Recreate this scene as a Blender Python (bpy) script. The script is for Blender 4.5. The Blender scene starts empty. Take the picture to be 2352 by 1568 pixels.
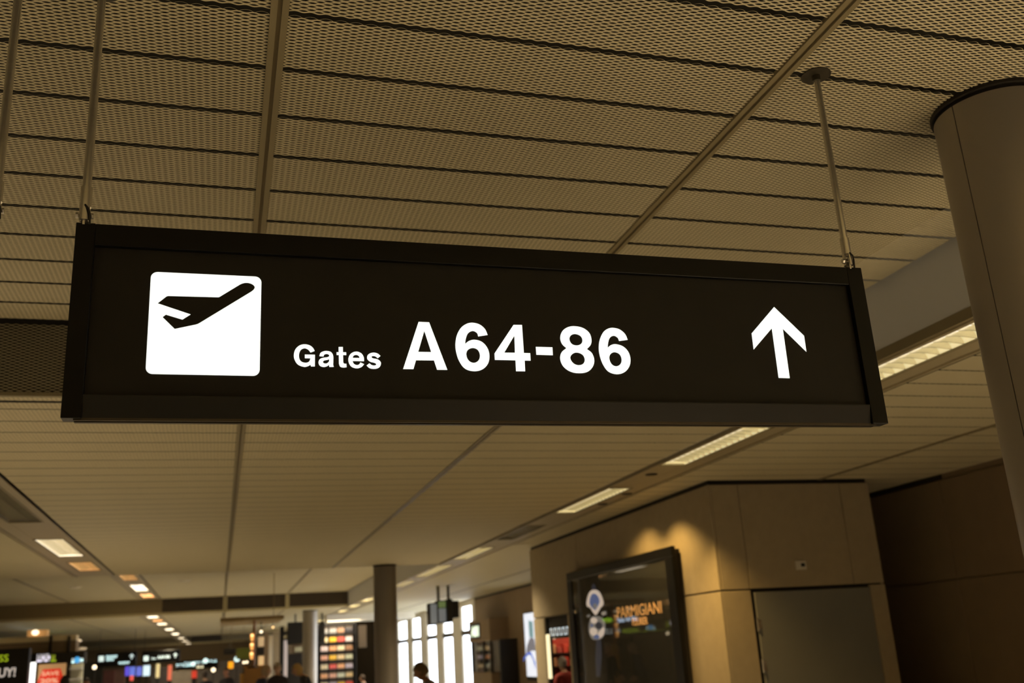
import bpy, bmesh, math, random
from mathutils import Vector, Matrix

random.seed(7)
sc = bpy.context.scene
C = sc.collection

# ------------------------------------------------------------------ camera
EYE = Vector((0.0, 0.0, 1.6))
FPX, IW, IH = 2245.24, 2352.0, 1568.0
YAW, PITCH, ROLL = 0.296282, 0.303408, -0.060738
_f = Vector((math.sin(YAW) * math.cos(PITCH), math.cos(YAW) * math.cos(PITCH), math.sin(PITCH)))
_r0 = Vector((math.cos(YAW), -math.sin(YAW), 0))
_u0 = _r0.cross(_f)
_r = math.cos(ROLL) * _r0 + math.sin(ROLL) * _u0
_u = -math.sin(ROLL) * _r0 + math.cos(ROLL) * _u0
cam = bpy.data.cameras.new('camera')
cam_o = bpy.data.objects.new('camera', cam)
C.objects.link(cam_o)
cam_o.matrix_world = Matrix(((_r.x, _u.x, -_f.x, EYE.x), (_r.y, _u.y, -_f.y, EYE.y), (_r.z, _u.z, -_f.z, EYE.z), (0, 0, 0, 1)))
cam.sensor_width = 36.0
cam.lens = 36.0 * FPX / IW
cam.clip_start, cam.clip_end = 0.05, 300
cam.dof.use_dof = True
cam.dof.focus_distance = (Vector((0.9, 2.76, 2.53)) - EYE).dot(_f)
cam.dof.aperture_fstop = 2.8
cam.dof.aperture_blades = 0
sc.camera = cam_o

# ------------------------------------------------------------------ world, exposure
wd = bpy.data.worlds.new('sky')
sc.world = wd
wd.use_nodes = True
bg = wd.node_tree.nodes['Background']
bg.inputs[0].default_value = (0.90, 0.95, 1.0, 1)
bg.inputs[1].default_value = 8.0
sc.view_settings.view_transform = 'Standard'
sc.view_settings.look = 'None'
sc.view_settings.exposure = 0.0
sc.view_settings.gamma = 1.0
sc.view_settings.use_curve_mapping = False
sc.cycles.use_denoising = True
sc.cycles.max_bounces = 8
sc.cycles.diffuse_bounces = 4
sc.cycles.sample_clamp_indirect = 4.0
sc.cycles.caustics_reflective = False
sc.cycles.caustics_refractive = False
WARM = (1.0, 0.82, 0.54)
FIX_W = 60.0            # watts of one ceiling light fixture
SPOT_W = 72.0           # watts of one wall washing downlight


# ------------------------------------------------------------------ measuring helpers (a photo point on a plane of the place)
def ray(x, y):
    return (x - IW / 2) * _r - (y - IH / 2) * _u + FPX * _f


def atY(x, y, Y):
    d = ray(x, y)
    return EYE + d * (Y / d.y)


def atX(x, y, X):
    d = ray(x, y)
    return EYE + d * (X / d.x)


# ------------------------------------------------------------------ materials
MATS = {}


def mat(name, col, rough=0.6, metal=0.0, spec=0.5, emit=None, es=0.0, var=0.0, vscale=20.0, bump=0.0, bscale=200.0, stretch=None, coat=0.0):
    if name in MATS:
        return MATS[name]
    m = bpy.data.materials.new(name)
    m.use_nodes = True
    nt = m.node_tree
    b = nt.nodes['Principled BSDF']
    b.inputs['Base Color'].default_value = (*col, 1)
    b.inputs['Roughness'].default_value = rough
    b.inputs['Metallic'].default_value = metal
    b.inputs['Specular IOR Level'].default_value = spec
    b.inputs['Coat Weight'].default_value = coat
    if emit:
        b.inputs['Emission Color'].default_value = (*emit, 1)
        b.inputs['Emission Strength'].default_value = es
    if var or bump:
        tc = nt.nodes.new('ShaderNodeTexCoord')
        mp = nt.nodes.new('ShaderNodeMapping')
        nt.links.new(tc.outputs['Object'], mp.inputs[0])
        if stretch:
            mp.inputs['Scale'].default_value = stretch
        if var:
            n = nt.nodes.new('ShaderNodeTexNoise')
            n.inputs['Scale'].default_value = vscale
            n.inputs['Detail'].default_value = 4
            nt.links.new(mp.outputs[0], n.inputs['Vector'])
            mx = nt.nodes.new('ShaderNodeMix')
            mx.data_type = 'RGBA'
            mx.inputs[6].default_value = (*[c * (1 - var) for c in col], 1)
            mx.inputs[7].default_value = (*[min(1, c * (1 + var)) for c in col], 1)
            nt.links.new(n.outputs['Fac'], mx.inputs[0])
            nt.links.new(mx.outputs[2], b.inputs['Base Color'])
        if bump:
            n2 = nt.nodes.new('ShaderNodeTexNoise')
            n2.inputs['Scale'].default_value = bscale
            nt.links.new(mp.outputs[0], n2.inputs['Vector'])
            bp = nt.nodes.new('ShaderNodeBump')
            bp.inputs['Strength'].default_value = bump
            bp.inputs['Distance'].default_value = 0.002
            nt.links.new(n2.outputs['Fac'], bp.inputs['Height'])
            nt.links.new(bp.outputs[0], b.inputs['Normal'])
    MATS[name] = m
    return m


def glow(name, col, es):
    return mat(name, col, 0.5, emit=col, es=es)


def glass(name, tint=(1, 1, 1), refl=0.12, rough=0.02):
    if name in MATS:
        return MATS[name]
    m = bpy.data.materials.new(name)
    m.use_nodes = True
    nt = m.node_tree
    nt.nodes.remove(nt.nodes['Principled BSDF'])
    out = nt.nodes['Material Output']
    tr = nt.nodes.new('ShaderNodeBsdfTransparent')
    tr.inputs[0].default_value = (*tint, 1)
    gl = nt.nodes.new('ShaderNodeBsdfGlossy')
    gl.inputs['Roughness'].default_value = rough
    lw = nt.nodes.new('ShaderNodeLayerWeight')
    lw.inputs[0].default_value = 0.5
    fr = nt.nodes.new('ShaderNodeMath')
    fr.operation = 'POWER'
    fr.inputs[1].default_value = 4.0
    nt.links.new(lw.outputs['Facing'], fr.inputs[0])
    ad = nt.nodes.new('ShaderNodeMath')
    ad.operation = 'MULTIPLY_ADD'
    ad.inputs[1].default_value = 0.5
    ad.inputs[2].default_value = refl * 0.3
    ad.use_clamp = True
    nt.links.new(fr.outputs[0], ad.inputs[0])
    mx = nt.nodes.new('ShaderNodeMixShader')
    nt.links.new(ad.outputs[0], mx.inputs[0])
    nt.links.new(tr.outputs[0], mx.inputs[1])
    nt.links.new(gl.outputs[0], mx.inputs[2])
    nt.links.new(mx.outputs[0], out.inputs[0])
    MATS[name] = m
    return m


M_MESH = mat('beige_mesh', (0.61, 0.54, 0.365), 0.45, var=0.06, vscale=3)
M_PLATE = mat('beige_plate', (0.56, 0.50, 0.32), 0.6, var=0.05, vscale=2)
M_RAIL = mat('beige_rail', (0.25, 0.205, 0.115), 0.5, var=0.05, vscale=6)
M_RAILD = mat('rail_slot', (0.15, 0.115, 0.055), 0.7)
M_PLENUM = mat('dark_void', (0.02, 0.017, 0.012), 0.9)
M_FASCIA = mat('painted_grey', (0.70, 0.71, 0.74), 0.6, var=0.03, vscale=2)
M_BLACK = mat('black_aluminium', (0.003, 0.003, 0.003), 0.36, spec=0.28, bump=0.15, bscale=900)
M_SATIN = mat('satin_black', (0.008, 0.008, 0.008), 0.38, spec=0.6)
M_FACE = mat('black_face', (0.016, 0.014, 0.011), 0.6, spec=0.3, var=0.2, vscale=8)
M_STEEL = mat('brushed_steel', (0.74, 0.71, 0.66), 0.22, 0.92)
M_DSTEEL = mat('dark_steel', (0.10, 0.085, 0.065), 0.4, 0.8)
M_WHITE = glow('sign_white', (0.93, 1.0, 0.97), 0.98)
M_COLUMN = mat('column_metal', (0.36, 0.32, 0.27), 0.38, 0.55, var=0.05, vscale=3, stretch=(1, 1, 0.1))
M_STONE = mat('sandstone', (0.42, 0.34, 0.215), 0.75, var=0.10, vscale=9, bump=0.3, bscale=300)
M_BSTONE = mat('brown_panel', (0.26, 0.185, 0.11), 0.65, var=0.12, vscale=5)
M_DARKW = mat('dark_wall', (0.06, 0.045, 0.03), 0.7, var=0.15, vscale=4)
M_FLOOR = mat('terrazzo', (0.42, 0.39, 0.34), 0.22, var=0.12, vscale=40)
M_CAB = mat('grey_enamel', (0.22, 0.215, 0.19), 0.45, var=0.04, vscale=4)
M_CREAM = mat('cream_paint', (0.75, 0.70, 0.60), 0.5, var=0.03, vscale=5)
M_DARK = mat('charcoal', (0.022, 0.019, 0.016), 0.55, spec=0.25)
M_OAK = mat('oak', (0.50, 0.27, 0.085), 0.5, var=0.2, vscale=10, stretch=(1, 1, 12))
M_LOUVRE = mat('louvre_metal', (0.75, 0.72, 0.62), 0.25, 0.9)
M_LAMP = glow('lamp_warm', (1.0, 0.88, 0.52), 0.52)
M_LAMPW = glow('lamp_white', (1.0, 0.90, 0.72), 1.3)
M_LAMPO = glow('lamp_orange', (1.0, 0.62, 0.28), 0.9)
M_LAMPD = mat('lamp_off', (0.5, 0.48, 0.42), 0.3, 0.6)
M_BULB = glow('bulb', (1.0, 0.62, 0.25), 3.0)
M_BULBW = glow('bulb_white', (1.0, 0.82, 0.55), 2.2)
M_COOL = glow('cool_light', (0.72, 0.95, 0.92), 1.2)


# ------------------------------------------------------------------ mesh helpers: world coordinates in, one mesh object out
class MB:
    def __init__(self):
        self.v, self.f, self.mi = [], [], []

    def add(self, vs, fs, mi=0):
        o = len(self.v)
        self.v += [Vector(p) for p in vs]
        self.f += [tuple(i + o for i in f) for f in fs]
        self.mi += [mi] * len(fs)
        return self

    def box(self, a, b, mi=0):
        x0, y0, z0 = (min(a[i], b[i]) for i in range(3))
        x1, y1, z1 = (max(a[i], b[i]) for i in range(3))
        return self.add([(x0, y0, z0), (x1, y0, z0), (x1, y1, z0), (x0, y1, z0), (x0, y0, z1), (x1, y0, z1), (x1, y1, z1), (x0, y1, z1)],
                        [(0, 3, 2, 1), (4, 5, 6, 7), (0, 1, 5, 4), (1, 2, 6, 5), (2, 3, 7, 6), (3, 0, 4, 7)], mi)

    def bbox(self, a, b, bev, mi=0):
        """box with chamfered edges along every side"""
        x0, y0, z0 = (min(a[i], b[i]) for i in range(3))
        x1, y1, z1 = (max(a[i], b[i]) for i in range(3))
        bm = bmesh.new()
        bmesh.ops.create_cube(bm, size=1)
        for v in bm.verts:
            v.co = Vector((x0 + (v.co.x + .5) * (x1 - x0), y0 + (v.co.y + .5) * (y1 - y0), z0 + (v.co.z + .5) * (z1 - z0)))
        bmesh.ops.bevel(bm, geom=bm.edges[:], offset=bev, segments=1, affect='EDGES')
        return self.from_bm(bm, mi)

    def from_bm(self, bm, mi=0):
        bm.verts.index_update()
        self.add([v.co.copy() for v in bm.verts], [tuple(v.index for v in f.verts) for f in bm.faces], mi)
        bm.free()
        return self

    def tube(self, pts, rad, n=12, caps=True, mi=0):
        pts = [Vector(p) for p in pts]
        rads = rad if isinstance(rad, (list, tuple)) else [rad] * len(pts)
        rings, prev = [], None
        for i, p in enumerate(pts):
            d = (pts[min(i + 1, len(pts) - 1)] - pts[max(i - 1, 0)]).normalized()
            if prev is None:
                ref = Vector((0, 0, 1)) if abs(d.z) < 0.9 else Vector((1, 0, 0))
                a = d.cross(ref).normalized()
            else:
                a = (prev - d * prev.dot(d)).normalized()
            prev = a
            b = d.cross(a)
            rings.append([p + (a * math.cos(t) + b * math.sin(t)) * rads[i] for t in (2 * math.pi * k / n for k in range(n))])
        vs = [q for r in rings for q in r]
        fs = []
        for i in range(len(rings) - 1):
            for k in range(n):
                k2 = (k + 1) % n
                fs.append((i * n + k, i * n + k2, (i + 1) * n + k2, (i + 1) * n + k))
        if caps:
            fs.append(tuple(range(n))[::-1])
            fs.append(tuple((len(rings) - 1) * n + k for k in range(n)))
        return self.add(vs, fs, mi)

    def lathe(self, c, prof, n=16, mi=0):
        c = Vector(c)
        vs, fs = [], []
        for r, z in prof:
            for k in range(n):
                t = 2 * math.pi * k / n
                vs.append(c + Vector((r * math.cos(t), r * math.sin(t), z)))
        for i in range(len(prof) - 1):
            for k in range(n):
                k2 = (k + 1) % n
                fs.append((i * n + k, i * n + k2, (i + 1) * n + k2, (i + 1) * n + k))
        fs.append(tuple(range(n))[::-1])
        fs.append(tuple((len(prof) - 1) * n + k for k in range(n)))
        return self.add(vs, fs, mi)

    def ball(self, c, r, n=12, m=8, scale=(1, 1, 1), mi=0):
        prof = [(max(1e-4, math.sin(math.pi * i / m)) * r, -math.cos(math.pi * i / m) * r) for i in range(m + 1)]
        o = len(self.v)
        self.lathe((0, 0, 0), prof, n, mi)
        for i in range(o, len(self.v)):
            p = self.v[i]
            self.v[i] = Vector(c) + Vector((p.x * scale[0], p.y * scale[1], p.z * scale[2]))
        return self

    def plate(self, loops, fn, depth, mi=0):
        """extruded flat outline: loops of 2-D points (first outer, others holes); fn(x, y, t) -> world point, t 0 front 1 back"""
        bm = bmesh.new()
        edges, ring = [], []
        for lp in loops:
            vs = [bm.verts.new((p[0], p[1], 0)) for p in lp]
            es = [bm.edges.new((vs[i], vs[(i + 1) % len(vs)])) for i in range(len(vs))]
            edges += es
            ring.append(vs)
        bmesh.ops.triangle_fill(bm, use_beauty=True, use_dissolve=False, edges=edges)
        bm.verts.index_update()
        pts = [v.co.copy() for v in bm.verts]
        tri = [tuple(v.index for v in f.verts) for f in bm.faces]
        n = len(pts)
        vs = [fn(p.x, p.y, 0.0) for p in pts] + [fn(p.x, p.y, depth) for p in pts]
        fs = list(tri) + [tuple(i + n for i in t[::-1]) for t in tri]
        for r in ring:
            ids = [v.index for v in r]
            for i in range(len(ids)):
                a, b = ids[i], ids[(i + 1) % len(ids)]
                fs.append((a, b, b + n, a + n))
        bm.free()
        return self.add(vs, fs, mi)


ORG = {}


def link_mesh(name, mb, mats, origin):
    me = bpy.data.meshes.new(name)
    me.from_pydata([p - origin for p in mb.v], [], mb.f)
    if not isinstance(mats, (list, tuple)):
        mats = [mats]
    for m in mats:
        me.materials.append(m)
    for i, p in enumerate(me.polygons):
        p.material_index = mb.mi[i]
    me.update()
    return me


def obj(name, mb, mats, parent=None, origin=None, smooth=False):
    if origin is None:
        lo = Vector([min(p[i] for p in mb.v) for i in range(3)])
        hi = Vector([max(p[i] for p in mb.v) for i in range(3)])
        origin = Vector(((lo.x + hi.x) / 2, (lo.y + hi.y) / 2, lo.z))
    origin = Vector(origin)
    me = link_mesh(name, mb, mats, origin)
    if smooth:
        for p in me.polygons:
            p.use_smooth = True
        try:
            me.set_sharp_from_angle(angle=math.radians(40))
        except Exception:
            pass
    o = bpy.data.objects.new(name, me)
    C.objects.link(o)
    ORG[o.name] = origin
    if parent:
        o.parent = parent
        o.location = origin - ORG[parent.name]
    else:
        o.location = origin
    return o


def tag(o, label=None, cat=None, group=None, kind=None):
    if label:
        o['label'] = label
    if cat:
        o['category'] = cat
    if group:
        o['group'] = group
    if kind:
        o['kind'] = kind
    return o


def thing(name, loc, label, cat, group=None):
    o = bpy.data.objects.new(name, None)
    o.empty_display_size = 0.1
    C.objects.link(o)
    o.location = loc
    ORG[o.name] = Vector(loc)
    return tag(o, label, cat, group)


def struct(name, mb, mats, label=None):
    o = obj(name, mb, mats)
    o['kind'] = 'structure'
    if label:
        o['label'] = label
    return o


def dup(src, delta, parent=None):
    """copy of one object (its children are copied by dup_tree)"""
    c = src.copy()
    C.objects.link(c)
    base = ORG[src.name] + Vector(delta)
    ORG[c.name] = base
    if parent:
        c.parent = parent
        c.location = base - ORG[parent.name]
    else:
        c.location = base
    return c


def dup_tree(src, delta, parent=None):
    kids = list(src.children)
    c = dup(src, delta, parent)
    for k in kids:
        if k.type == 'LIGHT':
            l = k.copy()
            C.objects.link(l)
            l.parent = c
            l.location = k.location
        else:
            dup_tree(k, delta, c)
    return c


def text_mb(body, pos, height, right, up, thick=0.01, width=None, spacing=1.0, bold=0.0):
    """flat lettering from the built-in face; pos = left end of the baseline"""
    cu = bpy.data.curves.new('lettering', 'FONT')
    cu.body = body
    cu.size = 1.0
    cu.space_character = spacing
    cu.extrude = 0.0
    cu.offset = bold
    cu.resolution_u = 3
    t = bpy.data.objects.new('lettering', cu)
    C.objects.link(t)
    bpy.context.view_layer.update()
    dg = bpy.context.evaluated_depsgraph_get()
    me = bpy.data.meshes.new_from_object(t.evaluated_get(dg))
    bpy.data.objects.remove(t)
    bpy.data.curves.remove(cu)
    xs = [v.co.x for v in me.vertices]
    ys = [v.co.y for v in me.vertices]
    s = height / (max(ys) - min(ys))
    sx = s if width is None else width / (max(xs) - min(xs))
    x0, y0 = min(xs), min(ys)
    right, up = Vector(right).normalized(), Vector(up).normalized()
    out = right.cross(up)
    mb = MB()
    n = len(me.vertices)
    P = [Vector(pos) + right * ((v.co.x - x0) * sx) + up * ((v.co.y - y0) * s) for v in me.vertices]
    fr = [p + out * thick for p in P]
    faces = [tuple(p.vertices) for p in me.polygons]
    cnt = {}
    for f in faces:
        for i in range(len(f)):
            a, b = f[i], f[(i + 1) % len(f)]
            k = (min(a, b), max(a, b))
            cnt.setdefault(k, []).append((a, b))
    fs = list(faces) + [tuple(i + n for i in f[::-1]) for f in faces]
    for k, v in cnt.items():
        if len(v) == 1:
            a, b = v[0]
            fs.append((a, a + n, b + n, b))
    mb.add(fr + P, fs)
    bpy.data.meshes.remove(me)
    return mb


# ================================================================== THE SETTING
HU, HL = 3.60, 3.15                    # raised and low ceiling heights
BAY1_END, BAY2_A, BAY2_B = 5.98, 18.0, 31.75
BAY3_A, BAY3_B, ROOM_END = 55.0, 69.0, 76.0
XL, XR = -14.0, 7.6
Y0 = -8.0
FAS = 3.83                             # side of the raised bays

struct('floor', MB().box((XL, Y0, -0.1), (XR + 1, ROOM_END, 0)), M_FLOOR, 'pale polished stone floor of the hall')
struct('wall_left', MB().box((XL - 0.2, Y0, 0), (XL, ROOM_END, 4.2)), M_BSTONE)
struct('wall_rear', MB().box((XL, Y0 - 0.2, 0), (XR + 1, Y0, 4.2)), M_BSTONE)
struct('wall_far', MB().box((XL, ROOM_END, 0), (XR + 1, ROOM_END + 0.2, 4.2)), mat('far_wall', (0.30, 0.23, 0.14), 0.7, var=0.1, vscale=2))

# dark void above the open mesh ceiling
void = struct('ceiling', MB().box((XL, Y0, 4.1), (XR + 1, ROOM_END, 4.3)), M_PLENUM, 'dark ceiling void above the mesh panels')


def mesh_panel(w, d, lam=0.050, p=0.0092, rw=0.0047, th=math.radians(22), seg=8, edge=True):
    """expanded metal sheet in its own plane: wavy strands along x that touch at the knots, leaning like louvres; lower surface near z = 0"""
    mb = MB()
    n = max(2, int(round((d - rw) / p)))
    nx = int(round(w / lam)) * seg
    sx = w / nx
    dy, dz = rw * math.cos(th), -rw * math.sin(th)
    wave = [math.cos(2 * math.pi * i / seg + 0.35) for i in range(seg)]
    for k in range(n):
        s = 1 if k % 2 else -1
        vs = []
        for i in range(nx + 1):
            y = (k + 0.5) * p + s * wave[i % seg] * p * 0.34
            x = -w / 2 + i * sx
            vs.append((x, y, 0.004))
            vs.append((x, y + dy, 0.004 + dz))
        mb.add(vs, [(2 * i, 2 * i + 1, 2 * i + 3, 2 * i + 2) for i in range(nx)])
    if edge:
        # cut edge of the sheet, turned up: a row of thin arcs
        vs = []
        for i in range(nx + 1):
            t = (i % seg) / seg
            y = 0.004 - 0.0125 * math.sin(math.pi * t) ** 0.8
            x = -w / 2 + i * sx
            vs += [(x, y - 0.001, 0.003), (x, y + 0.001, 0.0035)]
        mb.add(vs, [(2 * i, 2 * i + 1, 2 * i + 3, 2 * i + 2) for i in range(nx)])
    return mb


PITCH_Y, PGAP = 0.3235, 0.020
XB_U = [-3.57, -1.72, 0.128, 1.975, FAS]           # raised bay beam lines
XB_L = [-1.72, 0.104, 1.905, FAS]                  # low ceiling beam lines

# ---- raised bay over the sign
bay1 = struct('ceiling', MB().box((XL, Y0, HU + 0.20), (FAS, BAY1_END, HU + 0.24)), M_PLENUM, 'raised ceiling bay above the gate sign')
proto = {}


def place_panel(parent, cx, y0, z, w, d):
    key = (round(w, 3), round(d, 3))
    if key not in proto:
        me = link_mesh('ceiling_panel', mesh_panel(w, d), M_MESH, Vector((0, 0, 0)))
        proto[key] = me
    o = bpy.data.objects.new('ceiling_panel', proto[key])
    C.objects.link(o)
    o.parent = parent
    o.location = Vector((cx, y0, z)) - ORG[parent.name]
    return o


first_joint = 1.226 * 2.0 - 3 * PITCH_Y
for i in range(len(XB_U) - 1):
    w = XB_U[i + 1] - XB_U[i] - 0.055
    cx = (XB_U[i + 1] + XB_U[i]) / 2
    y = first_joint
    while y < BAY1_END - 0.05:
        d = min(PITCH_Y, BAY1_END - y) - PGAP
        place_panel(bay1, cx, y + PGAP / 2, HU, w, d if d < PITCH_Y - PGAP - 0.01 else PITCH_Y - PGAP)
        y += PITCH_Y
# the bay behind the camera, plain
obj('ceiling_plate', MB().box((XL, Y0, HU), (FAS, first_joint, HU + 0.02)), M_PLATE, bay1)
obj('ceiling_plate', MB().box((XL, first_joint, HU), (XB_U[0], BAY1_END, HU + 0.02)), M_PLATE, bay1)


def beam(parent, x, ya, yb, z, w=0.058, slot=0.015):
    mb = MB()
    mb.box((x - w / 2, ya, z - 0.006), (x - slot / 2, yb, z + 0.012))
    mb.box((x + slot / 2, ya, z - 0.006), (x + w / 2, yb, z + 0.012))
    mb.box((x - slot / 2, ya, z + 0.002), (x + slot / 2, yb, z + 0.012), 1)
    return obj('ceiling_beam', mb, [M_RAIL, M_RAILD], parent)


for x in XB_U[:-1]:
    beam(bay1, x, first_joint, BAY1_END, HU)

# end wall of the raised bay: the same mesh stood upright, seen square on
end1 = struct('trim_1', MB().box((XL, BAY1_END + 0.16, HL), (FAS, BAY1_END + 0.2, HU + 0.2)), M_PLENUM, 'upright dark mesh end of the raised ceiling bay')
wv = 1.85
me_v = link_mesh('mesh_panel', mesh_panel(wv - 0.02, HU - HL - 0.03, rw=0.0050, edge=False), M_MESH, Vector((0, 0, 0)))
for k in range(5):
    cx = FAS - wv * (k + 0.5)
    o = bpy.data.objects.new('mesh_panel', me_v)
    C.objects.link(o)
    o.parent = end1
    o.rotation_euler = (math.radians(90), 0, 0)
    o.location = Vector((cx, BAY1_END + 0.01, HL + 0.01)) - ORG[end1.name]
obj('edge_rail', MB().box((XL, BAY1_END - 0.005, HL - 0.01), (FAS, BAY1_END + 0.03, HL + 0.012)), M_RAIL, end1)

# side fascia of the raised bay
struct('trim_2', MB().box((FAS, Y0, HL + 0.06), (FAS + 0.03, BAY1_END, HU + 0.2)), M_FASCIA, 'smooth grey fascia along the side of the raised ceiling')
struct('trim_3', MB().box((FAS - 0.004, Y0, HL - 0.002), (FAS + 0.034, BAY1_END, HL + 0.06)), M_RAIL)

# ---- low ceiling between the bays
low = struct('ceiling', MB().box((XL, BAY1_END + 0.2, HL + 0.2), (FAS, BAY2_A, HL + 0.24)).box((FAS + 0.03, Y0, HL + 0.2), (XR + 1, ROOM_END, HL + 0.24)), M_PLENUM, 'low mesh ceiling beyond the raised bay')
STR0, STR1 = FAS + 0.03, 4.36          # right light strip channel
SL0, SL1 = -2.30, -1.718                # left light strip channel
cols_low = [(-4.15, SL0 - 0.03, 6.03, 12.0), (XB_L[0], XB_L[1], 6.03, 17.9), (XB_L[1], XB_L[2], 6.03, 17.9), (XB_L[2], XB_L[3], 6.03, 17.9), (STR1 + 0.03, 6.20, 4.1, 15.0), (6.20, XR, 5.4, 13.0)]
for (xa, xb, ya, yb) in cols_low:
    w = xb - xa - 0.05
    y = ya
    while y < yb - 0.2:
        place_panel(low, (xa + xb) / 2, y + 0.006, HL, w, PITCH_Y - 0.012)
        y += PITCH_Y
    if yb < BAY2_A - 0.2 and xa < 0:
        obj('ceiling_plate', MB().box((xa + 0.02, y, HL), (xb - 0.02, BAY2_A, HL + 0.02)), M_PLATE, low)
obj('ceiling_plate', MB().box((XL, BAY1_END + 0.03, HL), (-4.18, BAY2_A, HL + 0.02)), M_PLATE, low)
obj('ceiling_plate', MB().box((STR1 + 0.03, Y0, HL), (XR + 1, 4.1, HL + 0.02)), M_PLATE, low)
obj('ceiling_plate', MB().box((STR1 + 0.03, 15.0, HL), (6.17, ROOM_END, HL + 0.02)), M_PLATE, low)
obj('ceiling_plate', MB().box((6.23, 13.0, HL), (XR + 1, ROOM_END, HL + 0.02)), M_PLATE, low)
obj('ceiling_plate', MB().box((6.23, 4.1, HL), (XR + 1, 5.4, HL + 0.02)), M_PLATE, low)
for x in XB_L[1:3]:
    beam(low, x, BAY1_END + 0.03, BAY2_A, HL, 0.05, 0.012)
beam(low, 6.20, 3.0, ROOM_END, HL, 0.05, 0.012)
beam(low, -4.165, BAY1_END + 0.03, BAY2_A, HL, 0.05, 0.012)

# light strip channels: plates in the ceiling plane that carry the light fixtures
FR = []                                # fixtures on the right strip (y0, y1, state)
FR += [(-5.1, -3.5, 'on'), (-2.1, -0.5, 'on'), (0.85, 2.45, 'on'), (3.78, 5.40, 'on'), (6.72, 8.32, 'on'), (9.62, 11.45, 'on'), (12.6, 14.2, 'off'), (15.3, 17.2, 'on'), (18.3, 20.9, 'on'), (22.0, 23.8, 'on'), (25.0, 26.8, 'on'), (28.0, 29.8, 'on'), (31.0, 32.8, 'on'), (34.2, 36.0, 'on'), (38.0, 39.8, 'on'), (42, 43.8, 'on'), (47, 49, 'on'), (53, 55, 'on'), (60, 62, 'on'), (67, 69, 'on')]
FXR0, FXR1 = 3.90, 4.17
FL = [(6.3, 8.1, 'on'), (8.7, 11.3, 'dim'), (12.8, 14.8, 'white'), (15.6, 17.0, 'orange')]  # first one added out of frame to brighten the ceiling
FLB = [(22.9, 24.6, 'orange'), (26.0, 28.3, 'white'), (29.2, 31.0, 'orange')]     # these hang in the raised bay
FLC = [(32.3, 33.9, 'white'), (35.0, 36.4, 'orange'), (37.6, 39.4, 'white'), (43.0, 45.4, 'white'), (49.0, 52.0, 'white'), (57.0, 59.0, 'white'), (64.0, 66.0, 'white'), (71.0, 73.0, 'white')]
FXL0, FXL1 = -2.14, -1.82
M_CHAN = mat('channel_plate', (0.40, 0.34, 0.22), 0.5, var=0.05, vscale=4)


def channel(name, x0, x1, fx0, fx1, ya, yb, z, fx):
    mb = MB()
    mb.box((x0, ya, z), (fx0, yb, z + 0.02))
    mb.box((fx1, ya, z), (x1, yb, z + 0.02))
    y = ya
    for a, b, _ in fx:
        mb.box((fx0, y, z + 0.002), (fx1, a, z + 0.02))
        y = b
    mb.box((fx0, y, z + 0.002), (fx1, yb, z + 0.02))
    # lips along both edges
    mb.box((x0 - 0.012, ya, z - 0.014), (x0 + 0.012, yb, z + 0.02))
    mb.box((x1 - 0.03, ya, z - 0.012), (x1, yb, z + 0.02))
    return obj(name, mb, M_CHAN, low)


channel('light_channel', STR0, STR1, FXR0, FXR1, Y0, ROOM_END, HL, FR)
channel('light_channel', SL0, SL1, FXL0, FXL1, BAY1_END + 0.03, BAY2_A, HL, FL)

# ---- second raised bay
bay2 = struct('ceiling', MB().box((XL, BAY2_A, HU + 0.20), (FAS, BAY2_B, HU + 0.24)), M_PLENUM, 'second raised ceiling bay in the distance')
for xa, xb in ((XL, -6.2), (-6.2, -4.2), (-4.2, SL0), (-1.72, 0.128), (0.128, 1.975), (1.975, FAS)):
    obj('ceiling_plate', MB().box((xa + 0.03, BAY2_A, HU), (xb - 0.03, BAY2_B, HU + 0.02)), M_PLATE, bay2)
for x in (-6.2, -4.2, 0.128, 1.975):
    beam(bay2, x, BAY2_A, BAY2_B, HU, 0.07, 0.012)
channel('light_channel', SL0, SL1, FXL0, FXL1, BAY2_A, BAY2_B, HU, FLB)
end2 = struct('trim_4', MB().box((-1.66, BAY2_B, HL + 0.05), (FAS, BAY2_B + 0.04, HU + 0.2)), M_DARKW, 'dark end panels of the second raised bay')
obj('edge_rail', MB().box((XL, BAY2_B - 0.01, HL - 0.01), (FAS, BAY2_B + 0.06, HL + 0.06)), M_PLATE, end2)
for x in (0.14, 1.975):
    obj('post', MB().box((x - 0.06, BAY2_B - 0.02, HL + 0.05), (x + 0.06, BAY2_B + 0.02, HU)), M_PLATE, end2)
obj('end_plate', MB().box((XL, BAY2_B, HL + 0.05), (-1.66, BAY2_B + 0.04, HU + 0.2)), M_RAIL, end2)
struct('trim_5', MB().box((FAS, BAY2_A, HL), (FAS + 0.03, BAY2_B, HU + 0.2)), M_FASCIA)
struct('trim_6', MB().box((XL, BAY2_A - 0.03, HL), (FAS, BAY2_A, HU + 0.2)), M_PLATE)

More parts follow.
